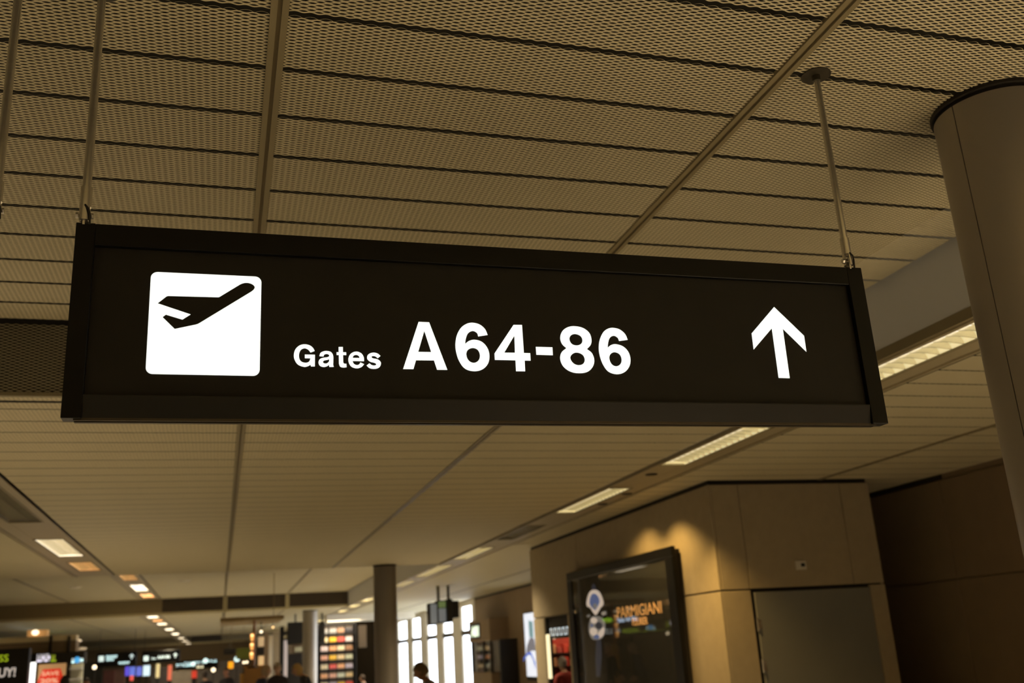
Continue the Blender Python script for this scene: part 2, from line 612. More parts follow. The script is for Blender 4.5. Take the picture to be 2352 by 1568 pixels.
# ---- far low ceiling, third bay
far = struct('ceiling', MB().box((XL, BAY2_B + 0.04, HL + 0.2), (FAS, BAY3_A, HL + 0.24)).box((XL, BAY3_B, HL + 0.2), (FAS, ROOM_END, HL + 0.24)), M_PLENUM, 'far low ceiling at the end of the hall')
for xa, xb in ((XL, -4.2), (-4.2, SL0), (-1.72, 0.104), (0.104, 1.905), (1.905, FAS)):
    obj('ceiling_plate', MB().box((xa + 0.02, BAY2_B + 0.06, HL), (xb - 0.02, BAY3_A, HL + 0.02)), M_PLATE, far)
    obj('ceiling_plate', MB().box((xa + 0.02, BAY3_A, HU), (xb - 0.02, BAY3_B, HU + 0.02)), M_PLATE, far)
    obj('ceiling_plate', MB().box((xa + 0.02, BAY3_B, HL), (xb - 0.02, ROOM_END, HL + 0.02)), M_PLATE, far)
for x in (-4.2, 0.104, 1.905):
    beam(far, x, BAY2_B + 0.06, BAY3_A, HL, 0.06, 0.012)
obj('end_panel', MB().box((XL, BAY3_A - 0.02, HL), (FAS, BAY3_A, HU + 0.2)), M_PLATE, far)
obj('end_panel', MB().box((-1.7, BAY3_B, HL), (0.1, BAY3_B + 0.04, HU)), M_DARKW, far)
obj('end_panel', MB().box((0.14, BAY3_B, HL), (FAS, BAY3_B + 0.04, HU)), M_RAIL, far)
obj('end_panel', MB().box((XL, BAY3_B, HL), (-1.74, BAY3_B + 0.04, HU)), M_RAIL, far)
channel('light_channel', SL0, SL1, FXL0, FXL1, BAY2_B + 0.06, ROOM_END, HL, FLC)


# ------------------------------------------------------------------ light fixtures
def fixture(name, x0, x1, y0, y1, z, state, label, group, power=1.0):
    t = thing(name, ((x0 + x1) / 2, (y0 + y1) / 2, z), label, 'ceiling light', group)
    hgt = 0.07
    tr = MB()
    # curved reflector trough
    n = 8
    xm, hw = (x0 + x1) / 2, (x1 - x0) / 2
    prof = [(xm - hw * math.cos(math.pi * k / n), z + 0.004 + hgt * math.sin(math.pi * k / n) ** 0.7 if 0 < k < n else z + 0.004) for k in range(n + 1)]
    vs = [(px, y, pz) for y in (y0, y1) for px, pz in prof]
    fs = [(k, k + 1, n + 2 + k, n + 1 + k) for k in range(n)]
    fs += [tuple(range(n + 1)), tuple(range(2 * n + 1, n, -1))]
    tr.add(vs, fs)
    m = {'on': M_LAMP, 'white': M_LAMPW, 'orange': M_LAMPO, 'off': M_LAMPD, 'dim': M_LAMPD}[state]
    obj('reflector', tr, m, t)
    fr = MB()
    e = 0.012
    fr.box((x0 - e, y0 - e, z - 0.005), (x0 + 0.004, y1 + e, z + 0.006))
    fr.box((x1 - 0.004, y0 - e, z - 0.005), (x1 + e, y1 + e, z + 0.006))
    fr.box((x0, y0 - e, z - 0.005), (x1, y0 + 0.004, z + 0.006))
    fr.box((x0, y1 - 0.004, z - 0.005), (x1, y1 + e, z + 0.006))
    obj('rim', fr, M_RAIL, t)
    tb = MB().tube([(xm, y0 + 0.03, z + hgt * 0.75), (xm, y1 - 0.03, z + hgt * 0.75)], 0.013, 8)
    obj('tube', tb, M_LAMPW if state in ('on', 'white') else (M_LAMPO if state == 'orange' else M_LAMPD), t)
    if y0 < 24:
        nb = int((y1 - y0) / 0.105)
        for k in range(1, nb):
            yb = y0 + (y1 - y0) * k / nb
            bl = MB()
            sag = [(x0 + (x1 - x0) * q / 6, z + 0.004 + 0.030 * (1 - abs(q - 3) / 3) ** 0.8 * 0.3) for q in range(7)]
            top = [(px, z + 0.046 + 0.02 * (1 - abs(px - xm) / hw)) for px, _ in sag]
            vs = [(a, yb - 0.003, b) for a, b in sag] + [(a, yb - 0.0015, b) for a, b in top] + [(a, yb + 0.003, b) for a, b in sag] + [(a, yb + 0.0015, b) for a, b in top]
            fs = [(q, q + 1, 8 + q, 7 + q) for q in range(6)] + [(14 + q + 1, 14 + q, 21 + q, 22 + q) for q in range(6)] + [(q + 1, q, 14 + q, 15 + q) for q in range(6)]
            bl.add(vs, fs)
            obj('louvre_blade', bl, M_LOUVRE, t)
    if state in ('on', 'white', 'orange'):
        la = bpy.data.lights.new('lamp_light', 'AREA')
        la.shape = 'RECTANGLE'
        la.size, la.size_y = x1 - x0 - 0.02, y1 - y0 - 0.02
        la.energy = FIX_W * power * (0.6 if state == 'orange' else 1.0)
        la.color = WARM
        la.spread = math.radians(104)
        lo = bpy.data.objects.new('lamp_light', la)
        C.objects.link(lo)
        lo.parent = t
        lo.location = (0, 0, -0.008)
    return t


NTH = ['first', 'second', 'third', 'fourth', 'fifth', 'sixth', 'seventh', 'eighth', 'ninth', 'tenth', 'eleventh', 'twelfth', 'thirteenth', 'fourteenth', 'fifteenth', 'sixteenth', 'seventeenth', 'eighteenth', 'nineteenth', 'twentieth']
vis = 0
for (a, b, st) in FR:
    if b < 3:
        lab = 'louvred strip light of the right row behind the viewpoint'
    else:
        lab = ('unlit' if st == 'off' else 'lit') + ' louvred strip light, %s from the big column in the right ceiling row' % NTH[vis]
        vis += 1
    fixture('strip_light', FXR0, FXR1, a, b, HL, st, lab, 'strip lights of the right row', 2.5 if b < 3 else (0.28 if b < 6 else 0.15 if b < 12 else (0.95 if b < 30 else 1.0)))
for i, (a, b, st) in enumerate(FL):
    fixture('strip_light', FXL0, FXL1, a, b, HL, st, ['added louvred strip light just outside the left picture edge', 'dim louvred strip light at the left picture edge', 'bright white louvred strip light, second in the left row', 'small orange strip light, third in the left row'][i], 'strip lights of the left row', (1.25, 1, 1.25, 1.2)[i])
for i, (a, b, st) in enumerate(FLB):
    fixture('strip_light', FXL0, FXL1, a, b, HU, st, 'strip light in the far raised bay, %s of three' % NTH[i], 'strip lights of the left row')
for i, (a, b, st) in enumerate(FLC):
    fixture('strip_light', FXL0, FXL1, a, b, HL, st, 'distant strip light past the raised bay, %s in the left row' % NTH[i], 'strip lights of the left row')
# unseen strips behind and left of the camera, added to light the hall
for k, y in enumerate((-6.5, -3.5, -0.5, 1.6, 3.7)):
    fixture('strip_light', -4.4, -4.1, y, y + 1.6, HU - 0.005, 'on', 'added louvred strip light outside the picture on the left', 'strip lights of the left row', 0.85)

# ------------------------------------------------------------------ right hand walls
ZWJ = 2.03
struct('wall_right', MB().box((XR, Y0, 0), (XR + 0.2, 30.9, HL + 0.2)).box((XR, 47.6, 0), (XR + 0.2, ROOM_END, HL + 0.2)), M_BSTONE, 'dark brown panelled wall along the right side')
struct('trim_7', MB().box((XR - 0.02, 9.0, HL - 0.05), (XR, 30.9, HL)), M_DARK)
wr_ = bpy.data.objects['wall_right']
for k in range(10):
    ya_ = 6.6 + 2.43 * k
    obj('wall_panel', MB().bbox((XR - 0.02, ya_ + 0.006, ZWJ + 0.006), (XR + 0.001, ya_ + 2.424, HL - 0.06), 0.003), M_BSTONE, wr_)
    obj('wall_panel', MB().bbox((XR - 0.02, ya_ + 0.006, 0), (XR + 0.001, ya_ + 2.424, ZWJ - 0.006), 0.003), M_BSTONE, wr_)

# ================================================================== THE GATE SIGN
SY = 2.756
SX0, SX1, SZ0, SZ1 = -0.422, 2.154, 2.252, 2.816
IX0, IX1, IZ0, IZ1 = -0.371, 2.094, 2.316, 2.751
DEP, REC = 0.046, 0.018
sign = thing('hanging_gate_sign', ((SX0 + SX1) / 2, SY + DEP / 2, SZ0), 'black hanging sign reading Gates A64-86 with lit white aeroplane pictogram and arrow', 'sign')
obj('top_rail', MB().bbox((IX0 + .0005, SY, IZ1), (IX1 - .0005, SY + DEP, SZ1), 0.0012), M_BLACK, sign)
_x0, _x1, _i = IX0 + .0005, IX1 - .0005, 0.011
obj('bottom_rail', MB().add([(x, y, z) for x in (_x0, _x1) for y, z in ((SY, IZ0), (SY + DEP - 0.006, IZ0), (SY + DEP - 0.006, SZ0), (SY + _i, SZ0), (SY, IZ0 - 0.004))],
                            [(0, 1, 2, 3, 4), (9, 8, 7, 6, 5), (0, 5, 6, 1), (1, 6, 7, 2), (2, 7, 8, 3), (3, 8, 9, 4), (4, 9, 5, 0)]), M_SATIN, sign)
for a, b in ((SX0, IX0), (IX1, SX1)):
    obj('stile', MB().bbox((a, SY - 0.001, SZ0 - 0.001), (b, SY + DEP + 0.001, SZ1 + 0.001), 0.0012), M_BLACK, sign)
obj('face_panel', MB().box((IX0 - 0.01, SY + REC, IZ0 - 0.01), (IX1 + 0.01, SY + REC + 0.006, IZ1 + 0.01)), M_FACE, sign)
obj('back_panel', MB().box((IX0 - 0.01, SY + DEP - 0.01, IZ0 - 0.01), (IX1 + 0.01, SY + DEP - 0.002, IZ1 + 0.01)), M_BLACK, sign)
ch = MB()
ch.box((SX0 + 0.03, SY + 0.010, SZ0 - 0.005), (SX1 - 0.04, SY + 0.016, SZ0 + 0.002))
ch.box((SX0 + 0.03, SY + 0.030, SZ0 - 0.006), (SX1 - 0.04, SY + 0.044, SZ0 + 0.002))
obj('underside_channel', ch, M_DSTEEL, sign)

GY = SY + REC - 0.0015                  # front of the lit lettering


def smooth_loop(pts, sub=5):
    """closed outline; points given as (x, y) are corners, (x, y, 1) lie on a smooth curve"""
    n = len(pts)
    out = []
    P = [Vector((p[0], p[1])) for p in pts]
    S = [len(p) > 2 for p in pts]
    for i in range(n):
        a, b = P[i], P[(i + 1) % n]
        if not S[i] and not S[(i + 1) % n]:
            out.append(a)
            continue
        ta = (b - P[i - 1]) * 0.5 if S[i] else (b - a)
        tb = (P[(i + 2) % n] - a) * 0.5 if S[(i + 1) % n] else (b - a)
        la = (b - a).length
        if ta.length > 1e-6:
            ta = ta.normalized() * la
        if tb.length > 1e-6:
            tb = tb.normalized() * la
        for k in range(sub):
            t = k / sub
            out.append((2 * t ** 3 - 3 * t ** 2 + 1) * a + (t ** 3 - 2 * t ** 2 + t) * ta + (-2 * t ** 3 + 3 * t ** 2) * b + (t ** 3 - t ** 2) * tb)
    return out


def on_face(pts, ox, oy, s):
    """outline measured on the photo -> sign face coordinates (x, z)"""
    res = []
    for p in pts:
        w = atY(ox + p[0] / s, oy + p[1] / s, GY)
        res.append((w.x, w.z) + tuple(p[2:]))
    return res


def face_plate(name, loops, m, front=GY, depth=0.003):
    mb = MB().plate([smooth_loop(l) for l in loops], lambda x, z, t: Vector((x, front + t, z)), depth)
    return obj(name, mb, m, sign)


# pictogram tile with rounded corners
tx0, tx1, tz0, tz1, tr_ = -0.2175, 0.0885, 2.3815, 2.6845, 0.0185
loop = []
for cx, cz, a0 in ((tx1 - tr_, tz1 - tr_, 0), (tx0 + tr_, tz1 - tr_, 90), (tx0 + tr_, tz0 + tr_, 180), (tx1 - tr_, tz0 + tr_, 270)):
    for k in range(9):
        a = math.radians(a0 + 90 * k / 8)
        loop.append((cx + tr_ * math.cos(a), cz + tr_ * math.sin(a)))
mb = MB().plate([[Vector(p) for p in loop]], lambda x, z, t: Vector((x, GY + t, z)), 0.003)
tile = tag(obj('pictogram_tile', mb, M_WHITE, sign), 'white lit square with rounded corners')
plane = [(245, 378), (322, 318), (337, 313), (795, 325), (985, 210), (1010, 200, 1), (1045, 195, 1), (1082, 202, 1), (1107, 217, 1), (1117, 233, 1), (1111, 250, 1), (1095, 266, 1), (1072, 281), (625, 552), (602, 564, 1), (580, 570), (397, 608), (289, 503), (317, 481), (466, 526), (543, 478)]
pl = MB().plate([smooth_loop(on_face(plane, 300, 600, 3.92))], lambda x, z, t: Vector((x, GY - 0.001 + t, z)), 0.0025)
tag(obj('aeroplane_symbol', pl, M_FACE, sign), 'black departing aeroplane symbol')

S1 = (300, 600, 3.92)
S2 = (900, 700, 3.92)
G = [[(1657, 806), (1620, 820), (1600, 795, 1), (1565, 782, 1), (1530, 800, 1), (1516, 850, 1), (1530, 895, 1), (1570, 912, 1), (1605, 903, 1), (1620, 872), (1569, 871), (1569, 838), (1660, 840), (1659, 945), (1624, 945), (1620, 929), (1597, 943, 1), (1562, 949, 1), (1507, 928, 1), (1476, 882, 1), (1470, 838, 1), (1485, 790, 1), (1522, 756, 1), (1568, 746, 1), (1615, 757, 1), (1643, 780, 1)]]
a_ = [[(1700, 853), (1708, 826, 1), (1732, 811, 1), (1765, 806, 1), (1805, 817, 1), (1824, 850, 1), (1825, 900), (1824, 932), (1829, 949), (1790, 950), (1786, 931), (1765, 945, 1), (1735, 950, 1), (1704, 938, 1), (1692, 910, 1), (1703, 881, 1), (1735, 867, 1), (1772, 862, 1), (1789, 849, 1), (1780, 836, 1), (1762, 833, 1), (1744, 839, 1), (1737, 855)], [(1788, 880), (1786, 900, 1), (1765, 918, 1), (1742, 917, 1), (1732, 905, 1), (1742, 892, 1), (1768, 887, 1)]]
t_ = [[(1873, 770), (1911, 770), (1912, 817), (1941, 818), (1942, 843), (1913, 842), (1914, 903), (1918, 916, 1), (1928, 921), (1943, 921), (1945, 952), (1915, 955, 1), (1887, 946, 1), (1876, 920), (1875, 842), (1855, 842), (1855, 817), (1874, 817)]]
e_ = [[(2102, 898), (1998, 896), (2010, 921, 1), (2038, 933, 1), (2058, 926, 1), (2069, 909), (2103, 925), (2079, 950, 1), (2036, 962, 1), (1985, 944, 1), (1961, 892, 1), (1976, 838, 1), (2025, 812, 1), (2075, 826, 1), (2099, 862, 1)], [(1999, 868), (2009, 848, 1), (2031, 841, 1), (2054, 850, 1), (2063, 869)]]
s_ = [[(2250, 851), (2226, 871), (2206, 856, 1), (2182, 851, 1), (2169, 860, 1), (2182, 872, 1), (2225, 882, 1), (2252, 907, 1), (2250, 938, 1), (2228, 960, 1), (2190, 967, 1), (2152, 960, 1), (2125, 937), (2150, 917), (2170, 932, 1), (2195, 937, 1), (2212, 927, 1), (2200, 914, 1), (2160, 903, 1), (2133, 880, 1), (2132, 850, 1), (2153, 829, 1), (2190, 821, 1), (2225, 830, 1)]]
A_ = [[(102, 576), (195, 577), (218, 497), (380, 499), (408, 583), (500, 584), (336, 156), (241, 152)], [(293, 233), (355, 424), (238, 422)]]
six = [[(863, 270), (778, 283), (767, 252, 1), (728, 234, 1), (687, 255, 1), (666, 305, 1), (660, 350), (695, 324, 1), (745, 313, 1), (812, 333, 1), (862, 390, 1), (879, 460, 1), (865, 530, 1), (815, 580, 1), (740, 596, 1), (660, 573, 1), (607, 505, 1), (580, 425, 1), (573, 350, 1), (587, 270, 1), (625, 203, 1), (678, 168, 1), (728, 160, 1), (790, 176, 1), (838, 216, 1)], [(730, 387, 1), (775, 405, 1), (794, 455, 1), (780, 500, 1), (738, 521, 1), (692, 500, 1), (671, 448, 1), (685, 405, 1)]]
four = [[(1096, 179), (1172, 180), (1189, 432), (1246, 434), (1250, 501), (1196, 500), (1201, 597), (1119, 596), (1114, 498), (928, 494), (925, 436)], [(1104, 275), (1109, 430), (1013, 429)]]
dash = [[(1297, 377), (1446, 381), (1450, 452), (1302, 448)]]
eight = [[(1640, 191, 1), (1720, 207, 1), (1778, 252, 1), (1798, 313, 1), (1790, 360, 1), (1757, 397), (1800, 432, 1), (1823, 495, 1), (1810, 555, 1), (1765, 600, 1), (1692, 614, 1), (1610, 600, 1), (1545, 553, 1), (1517, 488, 1), (1528, 428, 1), (1572, 388), (1533, 350, 1), (1517, 295, 1), (1535, 237, 1), (1580, 202, 1)], [(1650, 261, 1), (1700, 280, 1), (1717, 320, 1), (1702, 352, 1), (1662, 364, 1), (1620, 350, 1), (1599, 308, 1), (1612, 275, 1)], [(1665, 428, 1), (1718, 448, 1), (1738, 493, 1), (1722, 530, 1), (1680, 542, 1), (1635, 525, 1), (1607, 478, 1), (1625, 443, 1)]]
sixb = [[(2124, 314), (2047, 324), (2034, 295, 1), (1997, 277, 1), (1962, 298, 1), (1947, 345, 1), (1944, 385), (1972, 362, 1), (2015, 353, 1), (2083, 374, 1), (2131, 425, 1), (2149, 492, 1), (2138, 555, 1), (2095, 605, 1), (2028, 623, 1), (1952, 600, 1), (1902, 535, 1), (1873, 455, 1), (1864, 385, 1), (1874, 310, 1), (1907, 242, 1), (1948, 213, 1), (1990, 206, 1), (2050, 220, 1), (2100, 262, 1)], [(2008, 425, 1), (2052, 445, 1), (2070, 493, 1), (2058, 533, 1), (2020, 552, 1), (1980, 533, 1), (1958, 478, 1), (1972, 440, 1)]]
for gl, S in ((G, S1), (a_, S1), (t_, S1), (e_, S1), (s_, S1), (A_, S2), (six, S2), (four, S2), (dash, S2), (eight, S2), (sixb, S2)):
    face_plate('letter', [on_face(l, *S) for l in gl], M_WHITE)
arrow = [(204, 535), (384, 708), (398, 803), (256, 664), (298, 962), (232, 960), (191, 662), (82, 790), (70, 693)]
tag(face_plate('arrow', [on_face(arrow, 1700, 500, 2.6135)], M_WHITE), 'white lit arrow pointing up')


# hanging rods
def hang_rod(parent, x, y, zt, zb, side, disc=True):
    r = obj('rod', MB().tube([(x, y, zt), (x, y, zb + 0.10)], 0.0122, 20), M_STEEL, parent, smooth=True)
    sl = MB()
    # forked sleeve: two half shells with a slot between
    for s in (0, 1):
        vs, fs = [], []
        a0 = math.radians(28 if s == 0 else 208) + side
        nseg = 10
        for zz in (zb + 0.008, zb + 0.052):
            for k in range(nseg + 1):
                a = a0 + math.radians(124) * k / nseg
                vs.append((x + 0.0160 * math.cos(a), y + 0.0160 * math.sin(a), zz))
            for k in range(nseg + 1):
                a = a0 + math.radians(124) * (nseg - k) / nseg
                vs.append((x + 0.0105 * math.cos(a), y + 0.0105 * math.sin(a), zz))
        m = 2 * (nseg + 1)
        fs = [(k, (k + 1) % m, m + (k + 1) % m, m + k) for k in range(m)] + [tuple(range(m))[::-1], tuple(range(m, 2 * m))]
        sl.add(vs, fs)
    sl.tube([(x, y, zb + 0.05), (x, y, zb + 0.112)], 0.0160, 20)
    slv = obj('sleeve', sl, M_STEEL, parent, smooth=True)
    bt = MB().tube([(x - 0.023, y, zb + 0.024), (x + 0.023, y, zb + 0.024)], 0.0042, 10)
    for e in (-1, 1):
        bt.tube([(x + e * 0.0165, y, zb + 0.024), (x + e * 0.0235, y, zb + 0.024)], 0.0085, 6)
    obj('bolt', bt, M_STEEL, slv)
    obj('lug', MB().bbox((x - 0.0035, y - 0.010, zb - 0.006), (x + 0.0035, y + 0.010, zb + 0.036), 0.001), M_STEEL, slv)
    cb = MB().tube([(x, y - 0.010, zb + 0.055), (x + 0.002, y - 0.016, zb + 0.050), (x + 0.010, y - 0.018, zb + 0.040), (x + 0.015, y - 0.013, zb + 0.024), (x + 0.016, y - 0.008, zb - 0.004)], 0.0032, 8)
    obj('cable', cb, M_DARK, slv, smooth=True)
    if disc:
        dc = MB().lathe((x, y, zt - 0.004), [(0.056, 0.0), (0.056, 0.003), (0.05, 0.006)], 32)
        dc.lathe((x, y, zt - 0.026), [(0.0155, 0.0), (0.0155, 0.024)], 20)
        obj('ceiling_rosette', dc, mat('rosette', (0.035, 0.028, 0.015), 0.5), parent, smooth=True)
    return r


RY = SY + DEP / 2 - 0.02
hang_rod(sign, -0.402, RY, HU, SZ1, 0.0)
hang_rod(sign, 2.107, RY, HU, SZ1, 0.9)
# neighbouring sign, of which only the rod at its end shows
nb = thing('hanging_sign', (-0.635, SY + DEP / 2, SZ0), 'steel rod of a neighbouring hanging sign cut off by the left picture edge', 'sign')
hang_rod(nb, -0.632, RY, HU, SZ1 + 0.0, 0.0)
obj('sign_body', MB().bbox((-3.2, SY, SZ0), (-0.648, SY + DEP, SZ1), 0.002), M_BLACK, nb)
obj('sign_face', MB().box((-3.15, SY - 0.002, SZ0 + 0.06), (-0.70, SY + 0.004, SZ1 - 0.06)), M_FACE, nb)


# ================================================================== COLUMNS
def column(cx, cy, r, zt, label, seam=None, name='round_column'):
    t = thing(name, (cx, cy, 0), label, 'column', 'round metal clad columns')
    nseg = 4
    gap = 0.004 / r
    a_off = seam if seam is not None else 0.3
    for k in range(nseg):
        a0 = a_off + 2 * math.pi * k / nseg + gap / 2
        a1 = a_off + 2 * math.pi * (k + 1) / nseg - gap / 2
        n = 20
        vs, fs = [], []
        for z in (0.0, zt - 0.03):
            for q in range(n + 1):
                a = a0 + (a1 - a0) * q / n
                vs.append((cx + r * math.cos(a), cy + r * math.sin(a), z))
            for q in range(n, -1, -1):
                a = a0 + (a1 - a0) * q / n
                vs.append((cx + (r - 0.01) * math.cos(a), cy + (r - 0.01) * math.sin(a), z))
        m = 2 * (n + 1)
        fs = [(q, (q + 1) % m, m + (q + 1) % m, m + q) for q in range(m)] + [tuple(range(m))[::-1], tuple(range(m, 2 * m))]
        obj('cladding_sheet', MB().add(vs, fs), M_COLUMN, t, smooth=True)
    obj('core', MB().lathe((cx, cy, 0), [(r - 0.011, 0), (r - 0.011, zt + 0.02)], 40), M_DARK, t)
    ring = MB()
    n = 48
    vs = []
    for rr, z in ((r + 0.010, zt + 0.006), (r + 0.010, zt - 0.012), (r + 0.004, zt - 0.014), (r - 0.012, zt - 0.010), (r - 0.012, zt + 0.006)):
        vs += [(cx + rr * math.cos(2 * math.pi * k / n), cy + rr * math.sin(2 * math.pi * k / n), z) for k in range(n)]
    fs = [(i * n + k, i * n + (k + 1) % n, (i + 1) * n + (k + 1) % n, (i + 1) * n + k) for i in range(4) for k in range(n)]
    obj('collar', ring.add(vs, fs), M_DARK, t, smooth=True)
    return t


column(2.983, 2.844, 0.222, HU, 'large round metal column at the right picture edge', seam=math.radians(188))
column(2.81, 17.85, 0.205, HL, 'round column under the edge of the far raised bay', seam=0.5)
column(2.80, 33.4, 0.235, HL, 'farther slim pale column in front of the black screens', seam=0.5)

# ================================================================== THE STONE CLAD BLOCK
BX0, BX1, BY0, BY1 = 4.84, 6.79, 9.2, 15.6
blk = thing('service_block', ((BX0 + BX1) / 2, (BY0 + BY1) / 2, 0), 'sandstone clad block with poster case and grey door under the strip lights', 'block')
obj('core', MB().box((BX0 + 0.03, BY0 + 0.03, 0), (BX1 - 0.03, 13.95, HL + 0.1)).box((6.2, 13.95, 0), (BX1 - 0.03, BY1 - 0.03, HL + 0.1)).box((BX0 + 0.03, 13.95, 2.75), (6.2, BY1 - 0.03, HL + 0.1)).box((BX0 + 0.03, 15.53, 0), (6.2, BY1 - 0.03, 2.75)), M_DARK, blk)
ZJ = 2.03
g = 0.008


def stone(a, b):
    return obj('cladding_panel', MB().bbox(a, b, 0.004), M_STONE, blk)


TOPZ = HL - 0.045
for (ya, yb) in ((BY0, 13.36), (13.36, BY1)):
    stone((BX0, ya + (0 if ya == BY0 else g / 2), ZJ + g), (BX0 + 0.03, yb - g / 2, TOPZ))
for (ya, yb) in ((BY0, 13.95), (15.06, BY1)):
    stone((BX0, ya + g / 2 * (ya > BY0), 0.0), (BX0 + 0.03, yb - g / 2, ZJ - g))
stone((BX0, 13.95, 1.99 + 0.04), (BX0 + 0.03, 15.06, ZJ - g + 0.005))
for (xa, xb) in ((BX0 + 0.03, 5.185), (5.185, 6.42), (6.42, BX1)):
    stone((xa + g / 2, BY0, ZJ + g), (xb - g / 2, BY0 + 0.03, TOPZ))
stone((BX0 + 0.03, BY0, 0), (5.185, BY0 + 0.03, ZJ - g))
stone((6.60, BY0, 0), (BX1, BY0 + 0.03, ZJ - g))
stone((BX1 - 0.03, BY0 + 0.03, 0), (BX1, BY1, TOPZ))
stone((BX0 + 0.03, BY1 - 0.03, 0), (BX1 - 0.03, BY1, TOPZ))
obj('shadow_gap', MB().box((BX0 + 0.02, BY0 + 0.02, TOPZ), (BX1 - 0.02, BY1 - 0.02, HL + 0.05)), M_DARK, blk)
# grey service door on the front
dr = obj('service_door', MB().bbox((5.225, BY0 - 0.006, 0.01), (6.59, BY0 + 0.03, ZJ - 0.03), 0.004), M_CAB, blk)
for z in (0.35, 1.22, 1.62):
    hb = MB().tube([(5.212, BY0 - 0.010, z), (5.212, BY0 - 0.010, z + 0.13)], 0.012, 10)
    hb.box((5.205, BY0 - 0.008, z + 0.02), (5.26, BY0 - 0.003, z + 0.11))
    obj('hinge', hb, M_STEEL, dr)
sw = obj('switch_plate', MB().bbox((5.745, BY0 - 0.018, 2.205), (5.865, BY0, 2.295), 0.004), M_CREAM, blk)
obj('rocker', MB().bbox((5.80, BY0 - 0.024, 2.235), (5.845, BY0 - 0.017, 2.27), 0.002), M_DARK, sw)

# poster case on the side of the block
PX = BX0 - 0.11
py0, py1, pz0, pz1 = 10.0, 13.55, 0.55, 2.57
case = thing('poster_case', (PX + 0.05, (py0 + py1) / 2, pz0), 'black framed glazed poster case advertising a wristwatch on the sandstone block', 'poster')
fw = 0.20
obj('housing', MB().bbox((PX + 0.03, py0 + 0.03, pz0 + 0.03), (BX0, py1 - 0.03, pz1 - 0.03), 0.005), M_DARK, case)
obj('frame_rail', MB().bbox((PX, py0, pz1 - 0.11), (PX + 0.05, py1, pz1), 0.006), M_BLACK, case)
obj('frame_rail', MB().bbox((PX, py0, pz0), (PX + 0.05, py1, pz0 + 0.11), 0.006), M_BLACK, case)
obj('frame_stile', MB().bbox((PX, py0, pz0 + 0.11), (PX + 0.05, py0 + fw, pz1 - 0.11), 0.006), M_BLACK, case)
obj('frame_stile', MB().bbox((PX, py1 - fw, pz0 + 0.11), (PX + 0.05, py1, pz1 - 0.11), 0.006), M_BLACK, case)
M_POST = mat('poster_black', (0.030, 0.028, 0.022), 0.6)
poster = obj('poster_sheet', MB().box((PX + 0.026, py0 + fw - 0.02, pz0 + 0.1), (PX + 0.03, py1 - fw + 0.02, pz1 - 0.1)), M_POST, case)
FXP = PX + 0.022


def on_poster(pts, s=4.7806, ox=1290, oy=1240):
    out = []
    for p in pts:
        w = atX(ox + p[0] / s, oy + p[1] / s, FXP)
        out.append((w.y, w.z) + tuple(p[2:]))
    return out


def poster_mark(name, loops, m, lift=0.0, label=None):
    mb = MB().plate([smooth_loop(on_poster(l)) for l in loops], lambda y, z, t: Vector((FXP - lift + t, y, z)), 0.002)
    o = obj(name, mb, m, poster)
    if label:
        tag(o, label)
    return o


M_ROSE = glow('watch_rim', (0.95, 0.78, 0.66), 0.62)
M_BLUE = glow('watch_dial', (0.20, 0.28, 0.62), 0.38)
M_GREYW = glow('watch_grey', (0.50, 0.48, 0.46), 0.30)
M_COPP = glow('copper_letters', (0.95, 0.48, 0.15), 0.42)
M_STRAP = glow('strap_dark', (0.10, 0.12, 0.20), 0.15)
poster_mark('watch_case', [[(355, 545, 1), (410, 565, 1), (447, 640, 1), (458, 700, 1), (430, 740, 1), (395, 800, 1), (370, 822, 1), (345, 795, 1), (315, 745, 1), (275, 715, 1), (280, 640, 1), (308, 568, 1)]], M_ROSE)
poster_mark('watch_dial', [[(358, 588, 1), (395, 610, 1), (418, 665, 1), (410, 700, 1), (372, 765, 1), (350, 755, 1), (312, 705, 1), (310, 660, 1), (328, 605, 1)]], M_BLUE, 0.003)
poster_mark('watch_subdial', [[(368, 695, 1), (390, 720, 1), (372, 752, 1), (348, 725, 1)]], M_GREYW, 0.005)
poster_mark('watch_strap', [[(350, 480, 1), (375, 520, 1), (365, 545), (338, 548), (330, 515, 1)]], M_STRAP)
poster_mark('watch_lug', [[(430, 795), (485, 775), (490, 815), (450, 830)]], M_GREYW)
poster_mark('watch_lug', [[(275, 825), (310, 815), (312, 842), (280, 845)]], M_GREYW)
poster_mark('watch_movement', [[(345, 835, 1), (440, 850, 1), (478, 930, 1), (465, 1030, 1), (440, 1075, 1), (385, 1095, 1), (330, 1080, 1), (298, 1000, 1), (300, 920, 1), (320, 860, 1)], [(400, 920, 1), (440, 935, 1), (430, 965, 1), (392, 960, 1)]], M_GREYW)
poster_mark('watch_plate', [[(330, 855, 1), (385, 862, 1), (390, 905, 1), (345, 912, 1), (322, 885, 1)]], M_ROSE, 0.003)
poster_mark('watch_plate', [[(385, 900, 1), (440, 915, 1), (445, 960, 1), (400, 975, 1), (372, 945, 1)]], M_STRAP, 0.003)
poster_mark('watch_bridge', [[(430, 985, 1), (462, 960, 1), (468, 1020, 1), (440, 1060, 1), (405, 1075, 1), (400, 1030, 1)]], M_ROSE, 0.003)
poster_mark('watch_jewel', [[(330, 925, 1), (345, 935, 1), (332, 948, 1), (318, 936, 1)]], M_BLUE, 0.004)
poster_mark('watch_rotor', [[(372, 1040, 1), (410, 1045, 1), (415, 1072, 1), (385, 1085, 1), (358, 1070, 1)]], M_BLUE, 0.004)
poster_mark('watch_wheel', [[(345, 960, 1), (385, 980, 1), (390, 1030, 1), (350, 1050, 1), (315, 1020, 1), (315, 980, 1)]], M_ROSE, 0.003)
poster_mark('watch_strap', [[(380, 1100), (430, 1095), (440, 1280), (420, 1500), (380, 1500), (370, 1300)]], M_STRAP)
